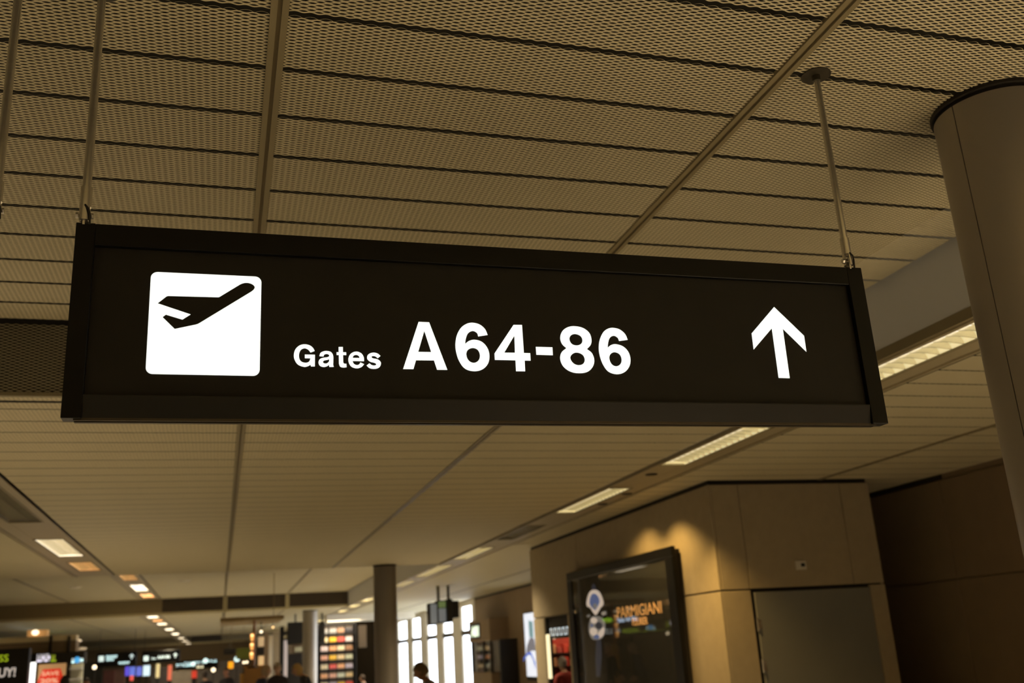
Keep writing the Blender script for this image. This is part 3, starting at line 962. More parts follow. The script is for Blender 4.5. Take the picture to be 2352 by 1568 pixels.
# lettering runs towards the viewer along the wall
a = atX(1290 + 615 / 4.78, 1240 + 845 / 4.78, FXP)
b = atX(1290 + 1105 / 4.78, 1240 + 815 / 4.78, FXP)
c = atX(1290 + 605 / 4.78, 1240 + 725 / 4.78, FXP)
obj('lettering', text_mb('PARMIGIANI', (FXP, a.y, (a.z + b.z) / 2), c.z - a.z, (0, -1, 0), (0, 0, 1), 0.004, width=abs(a.y - b.y), bold=0.0), M_COPP, poster)
a = atX(1290 + 780 / 4.78, 1240 + 938 / 4.78, FXP)
b = atX(1290 + 948 / 4.78, 1240 + 925 / 4.78, FXP)
obj('lettering', text_mb('FLEURIER', (FXP, a.y, (a.z + b.z) / 2), 0.085, (0, -1, 0), (0, 0, 1), 0.004, width=abs(a.y - b.y), bold=0.01), M_COPP, poster)
obj('glass_pane', MB().box((PX + 0.008, py0 + fw - 0.01, pz0 + 0.1), (PX + 0.012, py1 - fw + 0.01, pz1 - 0.1)), glass('case_glass', (0.95, 0.95, 0.93), 0.10), case)

# shop opening in the block, seen beyond the case
shop = obj('shop_opening', MB().box((BX0 + 0.02, 13.95, 0), (BX0 + 0.10, 14.0, 2.03)).box((BX0 + 0.02, 15.0, 0), (BX0 + 0.10, 15.05, 2.03)).box((BX0 + 0.02, 14.0, 2.0), (BX0 + 0.1, 15.0, 2.03)).box((BX0 + 0.031, 13.95, 2.0), (BX0 + 0.06, 15.56, 2.1)).box((BX0 + 0.031, 15.03, 0), (BX0 + 0.05, 15.1, 2.1)), M_DARK, blk)
tag(shop, 'narrow dark shop opening beside the poster case')
obj('fascia', MB().box((BX0 + 0.05, 14.0, 1.70), (BX0 + 0.09, 15.0, 2.0)), M_DARK, shop)
ltr = MB()
M_WTXT = glow('lettering_white', (0.8, 0.86, 0.88), 0.5)
for k in range(9):
    y = 14.92 - k * 0.098
    ltr.box((BX0 + 0.045, y, 1.745), (BX0 + 0.05, y - 0.022, 1.855))
    ltr.box((BX0 + 0.045, y, 1.745 if k % 2 else 1.835), (BX0 + 0.05, y - 0.07, 1.765 if k % 2 else 1.855))
obj('lettering', ltr, M_WTXT, shop)
obj('back_wall', MB().box((6.15, 13.96, 0), (6.19, 15.52, 2.6)), M_DARKW, shop)
obj('side_wall', MB().box((BX0 + 0.04, 15.49, 0), (6.15, 15.52, 2.6)), mat('shop_red', (0.55, 0.06, 0.035), 0.6, var=0.4, vscale=6), shop)
obj('ceiling_board', MB().box((BX0 + 0.04, 13.96, 2.3), (6.15, 15.49, 2.34)), M_CREAM, shop)
pend = obj('pendant_lamp', MB().lathe((5.02, 15.25, 1.70), [(0.05, 0), (0.06, 0.02), (0.03, 0.05), (0.01, 0.06)], 16), M_BULBW, shop)
obj('cord', MB().tube([(5.02, 15.25, 1.76), (5.02, 15.25, 2.3)], 0.006, 6), M_DARK, pend)
la = bpy.data.lights.new('lamp_light', 'POINT')
la.energy = 9
la.color = (1.0, 0.72, 0.45)
la.shadow_soft_size = 0.05
lo = bpy.data.objects.new('lamp_light', la)
C.objects.link(lo)
lo.parent = pend
lo.location = (0.45, -0.35, 0.25)
for zz in (1.28, 1.48):
    obj('shelf', MB().box((BX0 + 0.04, 15.30, zz - 0.02), (6.1, 15.49, zz)), M_DARK, shop)
    for k in range(6):
        x = BX0 + 0.07 + 0.10 * k
        o = MB().bbox((x, 15.31, zz + 0.001), (x + 0.08, 15.43, zz + 0.10 + 0.04 * (k % 2)), 0.006)
        tag(obj('gift_box', o, mat('gift_%d' % (k % 3), [(0.7, 0.08, 0.05), (0.75, 0.40, 0.20), (0.6, 0.12, 0.10)][k % 3], 0.5), None), '%s gift box on the %s shelf in the shop opening, %s from the jamb' % (['red', 'tan', 'crimson'][k % 3], 'lower' if zz < 1.4 else 'upper', NTH[k]), 'box', 'gift boxes in the shop opening')
tb = thing('tube_lamp', (BX0 - 0.03, 14.87, 1.2), 'upright warm tube lamp at the left jamb of the shop opening', 'lamp')
obj('tube', MB().tube([(BX0 - 0.02, 14.86, 1.13), (BX0 - 0.02, 14.86, 1.77)], 0.028, 12), glow('tube_warm', (1.0, 0.85, 0.5), 1.3), tb)
obj('end_cap', MB().tube([(BX0 - 0.02, 14.86, 1.77), (BX0 - 0.02, 14.86, 1.80)], 0.03, 12).tube([(BX0 - 0.02, 14.86, 1.10), (BX0 - 0.02, 14.86, 1.13)], 0.03, 12), M_DARK, tb)
# wall washing downlights in the right strip, farthest one added to widen the glow
for i, (yy, dx, tx, ty, tz, ew) in enumerate(((10.0, 4.27, 4.60, 10.0, 0.4, 0.85), (8.80, 4.035, 4.92, 9.30, 0.5, 2.0), (10.75, 4.27, 4.60, 11.0, 0.4, 0.65))):
    t = thing('downlight', (dx, yy, HL), 'small round downlight in the right light strip, %s one along the sandstone block' % ('middle', 'nearest', 'added farthest')[i], 'downlight', 'wall washing downlights')
    obj('trim_ring', MB().lathe((dx, yy, HL - 0.008), [(0.055, 0.0), (0.062, 0.006), (0.05, 0.01)], 20), M_DARK, t)
    la = bpy.data.lights.new('lamp_light', 'SPOT')
    la.energy = SPOT_W * ew
    la.color = (1.0, 0.63, 0.20)
    la.spot_size = math.radians((116, 74, 122)[i])
    la.spot_blend = (0.6, 0.9, 0.6)[i]
    la.shadow_soft_size = 0.03
    lo = bpy.data.objects.new('lamp_light', la)
    C.objects.link(lo)
    lo.parent = t
    lo.location = (0, 0, -0.03)
    d = Vector((tx, ty, tz)) - Vector((dx, yy, HL - 0.03))
    lo.rotation_euler = d.to_track_quat('-Z', 'Y').to_euler()

# ================================================================== WINDOW WALL IN THE DISTANCE
wedges = [30.9]
opens = []
for xa, xb in ((1094, 1061), (1041, 1018), (1003, 982), (967, 947), (936, 915)):
    ya_, yb_ = atX(xa, 1450, XR).y, atX(xb, 1450, XR).y
    opens.append((ya_, yb_))
opens.append((opens[-1][1] + 0.9, 47.4))
WT, WM, WB = 3.02, 2.08, 0.35
wallw = MB()
prev = 30.9
for ya_, yb_ in opens:
    wallw.box((XR - 0.03, prev, 0), (XR + 0.05, ya_, HL + 0.2))
    wallw.box((XR, ya_, WT), (XR + 0.05, yb_, HL + 0.2))
    wallw.box((XR, ya_, 0), (XR + 0.05, yb_, WB))
    prev = yb_
wallw.box((XR - 0.03, prev, 0), (XR + 0.05, 47.6, HL + 0.2))
struct('wall_window', wallw, M_CREAM, 'cream window wall in the distance')
M_GL = glass('window_glass', (0.97, 0.98, 1.0), 0.05)
for i, (ya_, yb_) in enumerate(opens):
    fr = MB()
    fr.box((XR, ya_, WT - 0.05), (XR + 0.05, yb_, WT)).box((XR, ya_, WB), (XR + 0.05, yb_, WB + 0.05))
    fr.box((XR, ya_, WB + 0.05), (XR + 0.05, ya_ + 0.05, WT - 0.05)).box((XR, yb_ - 0.05, WB + 0.05), (XR + 0.05, yb_, WT - 0.05))
    w = struct('window_%d' % (i + 1), fr, M_CREAM, 'tall bright window, %s from the brown wall' % NTH[i])
    obj('transom', MB().box((XR - 0.02, ya_, WM), (XR + 0.05, yb_, WM + 0.15)), M_DSTEEL, w)
    obj('pane', MB().box((XR + 0.03, ya_ + 0.05, WB + 0.05), (XR + 0.035, yb_ - 0.05, WM)), M_GL, w)
    obj('pane', MB().box((XR + 0.03, ya_ + 0.05, WM + 0.15), (XR + 0.035, yb_ - 0.05, WT - 0.05)), M_GL, w)

# ================================================================== MIDDLE DISTANCE THINGS
# hanging information monitors
mon = thing('information_monitor', (5.2, 24.0, 2.25), 'cluster of dark flight information screens hanging on two poles before the windows', 'monitor')
obj('pole', MB().tube([(5.11, 24.2, 2.7), (5.11, 24.2, HL)], 0.035, 10), M_DSTEEL, mon)
obj('pole', MB().tube([(5.36, 24.2, 2.7), (5.36, 24.2, HL)], 0.035, 10), M_DSTEEL, mon)
M_SCR = glow('screen_grey', (0.33, 0.38, 0.44), 0.22)
M_SCRG = glow('screen_green', (0.22, 0.32, 0.12), 0.3)
for k, (xa, xb, za, zb) in enumerate(((4.82, 5.02, 2.24, 2.75), (5.02, 5.24, 2.27, 2.80))):
    h = obj('screen_housing', MB().bbox((xa, 23.9, za), (xb, 24.25, zb), 0.012), M_DARK, mon)
    obj('screen', MB().box((xa + 0.025, 23.888, za + 0.03), (xb - 0.02, 23.9, zb - 0.03 - 0.16 * k)), M_SCR, h)
    if k:
        obj('screen', MB().box((xa + 0.025, 23.888, zb - 0.17), (xb - 0.02, 23.9, zb - 0.03)), M_SCRG, h)
obj('screen_housing', MB().bbox((5.25, 23.75, 2.28), (5.36, 24.3, 2.82), 0.012), M_DARK, mon)
obj('screen_housing', MB().bbox((5.37, 23.9, 2.38), (5.55, 24.4, 2.78), 0.012), M_DARK, mon)

# light box advert on the right wall
lb = thing('light_box', (XR - 0.05, 24.4, 0.85), 'tall white and blue light box poster on the brown wall beside the block', 'poster')
lx = XR - 0.10
obj('case', MB().bbox((lx, 22.9, 0.80), (XR - 0.021, 25.05, 2.44), 0.01), M_DARK, lb)
lface = obj('lit_face', MB().box((lx - 0.006, 22.95, 0.90), (lx, 25.0, 2.42)), glow('lightbox_white', (0.82, 0.88, 1.0), 0.85), lb)


def lb_shape(pts, m):
    pp = []
    for p in pts:
        w = atX(1080 + p[0] / 6.88, 1340 + p[1] / 6.88, lx - 0.008)
        pp.append((w.y, w.z) + tuple(p[2:]))
    obj('printed_shape', MB().plate([smooth_loop(pp)], lambda y, z, t: Vector((lx - 0.010 + t, y, z)), 0.003), m, lface)


lb_shape([(920, 580), (985, 600), (1000, 850), (935, 840)], glow('lb_teal', (0.25, 0.45, 0.50), 0.5))
lb_shape([(945, 860, 1), (1010, 870), (1040, 1060), (960, 1060), (890, 1120, 1)], glow('lb_grey', (0.30, 0.30, 0.36), 0.4))
lb_shape([(840, 1230), (920, 1120, 1), (985, 1180, 1), (1030, 1350), (1030, 1250), (960, 1080), (900, 1090), (845, 1170)], glow('lb_blue', (0.10, 0.20, 0.75), 0.6))

# gate desk block with lit gate number
gd = thing('gate_desk_cabinet', (7.0, 28.5, 0), 'brown gate cabinet with small lit number sign and glazed front by the windows', 'cabinet')
gx = 7.05
obj('canopy', MB().bbox((gx, 26.8, 1.83), (XR, 29.2, 2.42), 0.01), M_BSTONE, gd)
obj('body', MB().bbox((gx + 0.02, 26.9, 0), (XR, 29.1, 1.0), 0.01), M_BSTONE, gd)
obj('glazing', MB().box((gx + 0.05, 26.95, 1.0), (gx + 0.06, 29.05, 1.83)), glass('gd_glass', (0.75, 0.78, 0.85), 0.1), gd)
for yq in (26.9, 27.7, 29.02):
    obj('post', MB().box((gx + 0.02, yq, 1.0), (gx + 0.09, yq + 0.08, 1.83)), M_DSTEEL, gd)
obj('back_board', MB().box((XR - 0.06, 26.95, 1.0), (XR - 0.03, 29.05, 1.83)), M_CREAM, gd)
scn = obj('number_panel', MB().bbox((gx - 0.02, 27.85, 1.92), (gx, 28.95, 2.34), 0.005), M_DARK, gd)
obj('number', text_mb('A81', (gx - 0.02, 28.85, 1.97), 0.30, (0, -1, 0), (0, 0, 1), 0.01, width=0.9, bold=0.05), glow('number_lit', (0.85, 1.0, 0.78), 1.2), scn)
obj('monitor', MB().bbox((gx + 0.2, 28.1, 1.2), (gx + 0.28, 28.8, 1.6), 0.01), M_DARK, gd)
obj('partition', MB().box((XR - 0.5, 26.0, 0), (XR, 26.12, 1.85)), M_DARK, gd)

# ---- shop with bottle wall
SYB = 38.0
lx0, rx0 = atY(733, 1500, SYB).x, atY(817, 1500, SYB).x
shelf = thing('bottle_shelf', ((lx0 + rx0) / 2 - 0.1, SYB + 0.25, 0), 'black shop shelf unit filled with rows of coloured bottles', 'shelf')
sx0, sx1 = lx0 - 0.25, rx0 + 0.03
obj('back_board', MB().box((sx0, SYB + 0.28, 0), (sx1, SYB + 0.32, 2.86)), M_DARK, shelf)
for x in (sx0, sx1 - 0.04):
    obj('side_board', MB().box((x, SYB - 0.02, 0), (x + 0.04, SYB + 0.28, 2.86)), M_DARK, shelf)
cols = [(745, 1.0), (765, 1), (783.5, 1), (802.5, 1)]
palette = {'grey': (0.45, 0.43, 0.38), 'cream': (0.95, 0.80, 0.48), 'yellow': (1.0, 0.62, 0.03), 'red': (0.90, 0.13, 0.08), 'white': (0.85, 0.76, 0.70), 'pink': (0.95, 0.76, 0.70), 'orange': (0.95, 0.48, 0.20), 'brown': (0.50, 0.27, 0.14), 'salmon': (0.85, 0.45, 0.27), 'tan': (0.88, 0.66, 0.33), 'pale green': (0.75, 0.74, 0.50), 'lilac': (0.68, 0.58, 0.62), 'dark': (0.06, 0.05, 0.05)}
grid = [['grey', 'grey', 'brown', 'dark'], ['cream', 'yellow', 'red', 'white'], ['pink', 'orange', 'cream', 'brown'], ['salmon', 'yellow', 'tan', 'pale green'], ['cream', 'red', 'orange', 'lilac'], ['orange', 'salmon', 'pale green', 'tan'], ['cream', 'lilac', 'yellow', 'red']]
zrow0 = atY(765, 1474, SYB).z
bot_mesh = {}
M_CAP = mat('bottle_cap', (0.25, 0.17, 0.10), 0.4)
for rrow in range(8):
    zb = zrow0 + (1 - rrow) * 0.313
    obj('shelf_board', MB().box((sx0 + 0.04, SYB - 0.02, zb - 0.03), (sx1 - 0.04, SYB + 0.28, zb)), M_DARK, shelf)
for rrow in range(7):
    zb = zrow0 + (1 - rrow) * 0.313
    for ci, (pxx, _) in enumerate(cols):
        cx = atY(pxx, 1510, SYB).x
        col = grid[rrow][ci]
        if col not in bot_mesh:
            b = MB().lathe((0, 0, 0), [(0.020, 0), (0.025, 0.008), (0.025, 0.125), (0.021, 0.15), (0.010, 0.175)], 10)
            b.lathe((0, 0, 0.175), [(0.010, 0), (0.010, 0.05), (0.012, 0.052), (0.012, 0.075)], 8, 1)
            bot_mesh[col] = link_mesh('bottle', b, [mat('bottle_' + col, palette[col], 0.25, coat=0.5), M_CAP], Vector((0, 0, 0)))
        for q in range(5):
            o = bpy.data.objects.new('bottle', bot_mesh[col])
            C.objects.link(o)
            o.location = (cx + (q - 2) * 0.052, SYB + 0.06, zb + 0.001)
            tag(o, '%s bottle, %s row from the top, %s compartment from the left, %s in it' % (col, NTH[rrow], NTH[ci], NTH[q]), 'bottle', 'bottles on the shop shelf')
# lit shop bulkhead above the shelf, unlit recess painted as a black board
obj('bulkhead', MB().box((lx0 + 0.25, SYB - 0.5, 2.90), (7.0, SYB + 0.5, HL)), M_CREAM, shelf)
obj('recess', MB().box((sx1 + 0.02, SYB + 0.2, 0), (6.3, SYB + 0.3, 2.88)), mat('recess_shade', (0.012, 0.008, 0.004), 1.0, spec=0.0), shelf)
obj('recess_panel', MB().box((sx1 + 0.1, SYB + 0.15, 1.95), (sx1 + 0.40, SYB + 0.2, 2.75)), mat('recess_brown', (0.10, 0.065, 0.03), 0.6), shelf)
la = bpy.data.lights.new('added_shelf_light', 'AREA')  # added area light that brightens the bottles, no fixture is built
la.shape = 'RECTANGLE'
la.size, la.size_y = 1.6, 0.06
la.energy = 26
la.color = (1.0, 0.86, 0.66)
lo = bpy.data.objects.new('added_shelf_light', la)
C.objects.link(lo)
lo.parent = shelf
lo.location = Vector((4.15, SYB - 0.62, 2.86)) - ORG[shelf.name]
lo.rotation_euler = (math.radians(40), 0, 0)

# black menu screens behind the slim column
for k, (xa, ya_, xb, yb_, Y) in enumerate(((660, 1428, 697, 1478, 35.5), (734, 1428, 746, 1476, 35.5))):
    a, b = atY(xa, (ya_ + yb_) / 2, Y), atY(xb, (ya_ + yb_) / 2, Y)
    zt, zb = atY((xa + xb) / 2, ya_, Y).z, atY((xa + xb) / 2, yb_, Y).z
    t = thing('menu_screen', ((a.x + b.x) / 2, Y, zb), 'black menu screen hanging %s the slim column' % ('left of', 'right of')[k], 'screen', 'black menu screens')
    obj('housing', MB().bbox((a.x, Y, zb), (b.x, Y + 0.1, zt), 0.01), M_DARK, t)
    obj('bracket', MB().tube([((a.x + b.x) / 2, Y + 0.05, zt), ((a.x + b.x) / 2, Y + 0.05, HL)], 0.03, 8), M_DARK, t)
    obj('screen', MB().box((a.x + 0.03, Y - 0.008, zb + 0.03), (b.x - 0.03, Y, zt - 0.03)), M_FACE, t)


# ------------------------------------------------------------------ generic flat-fronted box measured on the photo
def px_box(x0, y0, x1, y1, Y, depth=0.1):
    xm, ym = (x0 + x1) / 2, (y0 + y1) / 2
    return Vector((atY(x0, ym, Y).x, Y, atY(xm, y1, Y).z)), Vector((atY(x1, ym, Y).x, Y + depth, atY(xm, y0, Y).z))


# far hanging direction signs
def far_sign(x0, y0, x1, y1, Y, label, two):
    a, b = px_box(x0, y0, x1, y1, Y, 0.12)
    t = thing('hanging_gate_sign', ((a.x + b.x) / 2, Y, a.z), label, 'sign', 'distant hanging direction signs')
    obj('body', MB().bbox(a, b, 0.01), M_BLACK, t)
    for xx in (a.x + 0.08, b.x - 0.08):
        obj('rod', MB().tube([(xx, Y + 0.06, b.z), (xx, Y + 0.06, HL)], 0.01, 8), M_DSTEEL, t)
    w, h = b.x - a.x, b.z - a.z
    yf = Y - 0.006
    obj('pictogram_tile', MB().bbox((a.x + 0.05 * w, yf, b.z - 0.58 * h if two else a.z + 0.22 * h), (a.x + 0.05 * w + 0.36 * h, Y, b.z - 0.20 * h if two else a.z + 0.62 * h), 0.002), M_COOLW, t)
    if two:
        for (u0, u1, v0, v1) in ((0.24, 0.52, 0.64, 0.80), (0.24, 0.44, 0.44, 0.58), (0.56, 0.84, 0.16, 0.30)):
            m = MB()
            n = 7
            for k in range(n):
                q0 = a.x + w * (u0 + (u1 - u0) * k / n)
                m.box((q0, yf, a.z + h * v0), (q0 + w * (u1 - u0) / n * 0.55, Y, a.z + h * v1))
                m.box((q0, yf, a.z + h * (v0 + (v1 - v0) * (0.0 if k % 2 else 0.75))), (q0 + w * (u1 - u0) / n * 0.8, Y, a.z + h * (v0 + (v1 - v0) * (0.25 if k % 2 else 1.0))))
            obj('lettering', m, M_COOLT, t)
    else:
        obj('lettering', text_mb('Gates', (a.x + 0.25 * w, Y, a.z + 0.32 * h), 0.16 * h, (1, 0, 0), (0, 0, 1), 0.008, width=0.11 * w, bold=0.03), M_COOLT, t)
        obj('lettering', text_mb('A64-86', (a.x + 0.40 * w, Y, a.z + 0.34 * h), 0.26 * h, (1, 0, 0), (0, 0, 1), 0.008, width=0.34 * w, bold=0.03), M_COOLT, t)
    cx, cz, s = a.x + 0.88 * w, a.z + (0.66 if two else 0.55) * h, 0.19 * h
    ar = [(cx, cz + s), (cx + s * .8, cz + .2 * s), (cx + s * .8, cz - .2 * s), (cx + .22 * s, cz + .4 * s), (cx + .22 * s, cz - s), (cx - .22 * s, cz - s), (cx - .22 * s, cz + .4 * s), (cx - s * .8, cz - .2 * s), (cx - s * .8, cz + .2 * s)]
    obj('arrow', MB().plate([[Vector(p) for p in ar]], lambda x, z, tt: Vector((x, yf + tt, z)), 0.005), M_COOLT, t)


M_COOLW = glow('tile_cool', (0.75, 0.92, 0.88), 0.9)
M_COOLT = glow('text_cool', (0.72, 0.88, 0.88), 0.9)
far_sign(222, 1498, 313, 1530, 42, 'distant black hanging sign with two text lines left of the blue screens', True)
far_sign(326, 1493, 413, 1522, 44, 'distant black hanging sign with single gate line above the light blue screen', False)

# left kiosk: black promotion board with white and lime letters
KY = 20.0
a, b = px_box(-260, 1496, 56, 1760, KY, 0.5)
kio = thing('promotion_board', ((a.x + b.x) / 2, KY, 0), 'black shop board with lime and white letters at the left picture edge', 'board')
obj('board', MB().bbox((a.x, KY, 0), (b.x, KY + 0.25, b.z), 0.01), M_DARK, kio)
M_LIME = glow('lime', (0.55, 0.75, 0.02), 0.55)
M_LETT = glow('letter_white', (0.75, 0.66, 0.58), 0.55)
c0, c1 = px_box(-1, 1503, 20, 1519, KY)
obj('lettering', text_mb('SS', (c0.x - 0.005, KY, c0.z), c1.z - c0.z, (1, 0, 0), (0, 0, 1), 0.012, width=c1.x - c0.x, bold=0.0), M_LIME, kio)
c0, c1 = px_box(-18, 1533, 36, 1555, KY)
obj('lettering', text_mb('BUY!', (c0.x, KY, c0.z), c1.z - c0.z, (1, 0, 0), (0, 0, 1), 0.012, width=c1.x - c0.x, bold=0.03), M_LETT, kio)

c0, c1 = px_box(59, 1521, 76, 1640, 20.5)
tl = thing('light_column', ((c0.x + c1.x) / 2, 20.5, 0), 'glowing white light column beside the black shop board', 'lamp')
obj('tube', MB().lathe(((c0.x + c1.x) / 2, 20.6, 0.05), [((c1.x - c0.x) / 2, 0), ((c1.x - c0.x) / 2, c1.z - 0.05)], 16), glow('tube_white', (1.0, 0.98, 0.93), 2.0), tl)
obj('cap', MB().lathe(((c0.x + c1.x) / 2, 20.6, c1.z), [((c1.x - c0.x) / 2 + 0.01, 0), ((c1.x - c0.x) / 2 + 0.01, 0.02)], 16), M_DARK, tl)

PYY = 21.0
c0, c1 = px_box(83, 1524, 147, 1660, PYY, 0.06)
ps = thing('sale_poster', ((c0.x + c1.x) / 2, PYY, 0), 'red and tan poster reading SAVE 20% beside the light column', 'poster')
obj('board', MB().bbox((c0.x, PYY, 0.1), (c1.x, PYY + 0.05, c1.z), 0.006), mat('poster_tan', (0.75, 0.42, 0.17), 0.6, emit=(0.9, 0.5, 0.2), es=0.28), ps)
r0, r1 = px_box(84, 1536, 142, 1640, PYY)
w_ = r1.x - r0.x
redl = [(r0.x + 0.18 * w_, r1.z), (r0.x + 0.88 * w_, r1.z), (r1.x, r1.z - 0.35 * w_), (r1.x - 0.1 * w_, r0.z), (r0.x + 0.02 * w_, r0.z), (r0.x, r1.z - 0.5 * w_)]
obj('red_shape', MB().plate([[Vector(p) for p in redl]], lambda x, z, t: Vector((x, PYY - 0.006 + t, z)), 0.005), glow('poster_red', (0.80, 0.035, 0.01), 0.55), ps)
M_PT = glow('poster_text', (0.95, 0.50, 0.30), 0.6)
q0, q1 = px_box(96, 1541, 136, 1551, PYY)
obj('lettering', text_mb('SAVE', (q0.x, PYY - 0.006, q0.z), q1.z - q0.z, (1, 0, 0), (0, 0, 1), 0.006, width=q1.x - q0.x, bold=0.03), M_PT, ps)
q0, q1 = px_box(92, 1557, 134, 1569, PYY)
obj('lettering', text_mb('20%', (q0.x, PYY - 0.006, q0.z), q1.z - q0.z, (1, 0, 0), (0, 0, 1), 0.006, width=q1.x - q0.x, bold=0.03), M_PT, ps)

# dark shop fascia with coloured lettering behind
FY = 29.9
c0, c1 = px_box(60, 1498, 193, 1526, FY, 0.6)
fs_ = thing('shop_fascia', ((c0.x + c1.x) / 2, FY, c0.z), 'dark shop sign hung on two poles with white, lime and blue lettering', 'sign')
obj('board', MB().bbox(c0, c1, 0.01), M_DARK, fs_)
for xp in (107, 150):
    q = atY(xp, 1497, FY)
    obj('pole', MB().tube([(q.x, FY + 0.555, c1.z), (q.x, FY + 0.555, atY(xp, 1459, FY).z)], 0.035, 8), M_DARK, fs_)


def glyph_row(name, x0, y0, x1, y1, Y, n, m, parent, seed):
    """unreadable distant lettering: a row of small strokes"""
    a, b = px_box(x0, y0, x1, y1, Y)
    rr = random.Random(seed)
    mb = MB()
    w = (b.x - a.x) / n
    h = b.z - a.z
    for k in range(n):
        q = a.x + w * k
        mb.box((q, Y - 0.008, a.z), (q + w * 0.28, Y, b.z))
        v = rr.choice((0.0, 0.4, 0.8))
        mb.box((q, Y - 0.008, a.z + h * v), (q + w * 0.78, Y, a.z + h * min(1, v + 0.22)))
        if rr.random() < 0.6:
            mb.box((q + w * 0.5, Y - 0.008, a.z), (q + w * 0.78, Y, b.z - h * 0.3 * rr.random()))
    return obj(name, mb, m, parent)


glyph_row('lettering', 85, 1501, 116, 1519, FY, 5, glow('txt_w', (0.75, 0.72, 0.78), 0.7), fs_, 1)
glyph_row('lettering', 118, 1503, 131, 1519, FY, 2, glow('txt_lime', (0.40, 0.50, 0.03), 0.6), fs_, 2)
glyph_row('lettering', 165, 1511, 192, 1521, FY, 4, M_COOLT, fs_, 3)
q = atY(177, 1515, FY)
obj('round_logo', MB().ball((q.x, FY - 0.01, q.z), 0.07, 12, 8, (1, 0.2, 1.2)), glow('logo_blue', (0.08, 0.45, 0.95), 0.8), fs_)

# lettered board of the left shops, facing across the hall
BXS = -6.5


def across(px, py):
    """point of the left shop board that the poster glass mirrors at this photo point"""
    d = ray(px, py)
    d = d / d.x
    gx_ = PX + 0.008
    return Vector((BXS, d.y * (2 * gx_ - BXS), 1.6 + d.z * (2 * gx_ - BXS)))


p0, p1 = across(1545, 1440), across(1365, 1430)
ya_, yb_ = p0.y, p1.y
zt_, zb_ = across(1440, 1416).z, across(1440, 1456).z
sb = thing('shop_side_board', (BXS - 0.1, (ya_ + yb_) / 2, zb_), 'dark lettered board along the left shops seen almost edge on', 'sign')
obj('board', MB().bbox((BXS - 0.06, ya_ - 0.2, zb_ - 0.05), (BXS, yb_ + 0.2, zt_ + 0.05), 0.01), M_DARK, sb)
for yy in (ya_, (ya_ + yb_) / 2, yb_):
    obj('post', MB().box((BXS - 0.06, yy - 0.03, 0), (BXS, yy + 0.03, zb_ - 0.05)), M_DARK, sb)


def side_row(x0, x1, yt, yb, n, m, seed):
    a, b = across(x0, (yt + yb) / 2), across(x1, (yt + yb) / 2)
    z1, z0 = across((x0 + x1) / 2, yt).z, across((x0 + x1) / 2, yb).z
    rr = random.Random(seed)
    mb = MB()
    w = (b.y - a.y) / n
    for k in range(n):
        q = a.y + w * k
        mb.box((BXS, q, z0), (BXS + 0.02, q + w * 0.28, z1))
        v = rr.choice((0.0, 0.4, 0.78))
        mb.box((BXS, q, z0 + (z1 - z0) * v), (BXS + 0.02, q + w * 0.75, z0 + (z1 - z0) * (v + 0.22)))
        if rr.random() < 0.6:
            mb.box((BXS, q + w * 0.5, z0), (BXS + 0.02, q + w * 0.75, z1))
    obj('lettering', mb, m, sb)


side_row(1412, 1372, 1420, 1430, 6, glow('lime_bright', (0.5, 0.75, 0.05), 1.3), 11)
side_row(1508, 1414, 1415, 1424, 13, glow('white_bright', (0.8, 0.9, 1.0), 1.4), 12)
side_row(1424, 1388, 1443, 1455, 4, glow('white_soft', (0.6, 0.62, 0.6), 0.7), 13)
side_row(1536, 1428, 1439, 1450, 9, glow('lime_soft', (0.40, 0.50, 0.04), 0.7), 14)

# pale stand with goods under the sign
c0, c1 = px_box(155, 1524, 184, 1700, 25.0, 0.3)
st = thing('display_rack', ((c0.x + c1.x) / 2, 25.0, 0), 'pale grey green display rack right of the sale poster', 'rack')
obj('back', MB().bbox((c0.x, 25.1, 0), (c1.x, 25.2, c1.z), 0.01), mat('rack_grey', (0.72, 0.72, 0.58), 0.6), st)
for k in range(5):
    z = c1.z - 0.12 - 0.22 * k
    obj('shelf', MB().box((c0.x, 24.9, z), (c1.x, 25.1, z + 0.03)), M_FASCIA, st)

# round lamps
for k, (xp, yp, Y, r, m, lab) in enumerate(((217, 1532, 27, 0.05, M_BULBW, 'round warm white globe lamp left of the far hanging sign'), (600, 1450, 23, 0.032, M_BULBW, 'small white spotlight above the bar'), (627, 1440, 23.4, 0.02, M_BULB, 'faint orange ceiling spotlight above the bar'), (490, 1538, 40, 0.075, M_BULBW, 'bright white globe lamp in the distance beside dark clothing'), (560, 1521, 30, 0.035, M_BULBW, 'pair of tiny warm lamps left of the wooden counter, left lamp'), (567, 1520, 30, 0.035, M_BULBW, 'pair of tiny warm lamps left of the wooden counter, right lamp'), (544, 1513, 40, 0.10, M_COOL, 'cool white lamp above the orange sign'), (472, 1517, 50, 0.11, M_COOL, 'cool white round lamp in the far hall'), (444, 1525, 50, 0.09, M_COOL, 'smaller cool lamp in the far hall left of the round one'))):
    q = atY(xp, yp, Y)
    t = thing('globe_lamp', (q.x, q.y, q.z - r), lab, 'lamp')
    obj('globe', MB().ball(q, r, 12, 8), m, t, smooth=True)
    if k in (1, 2):
        obj('stem', MB().tube([(q.x, q.y, q.z + r * 0.9), (q.x, q.y, 2.50)], r * 0.3, 8), M_DARK, t)
    else:
        obj('stem', MB().tube([(q.x, q.y, q.z - r * 0.9), (q.x, q.y, q.z - r * 1.5)], r * 0.3, 8), M_DARK, t)
        obj('pole', MB().tube([(q.x, q.y, q.z - r * 1.5), (q.x, q.y, 0.02)], 0.015, 6), M_DARK, t)

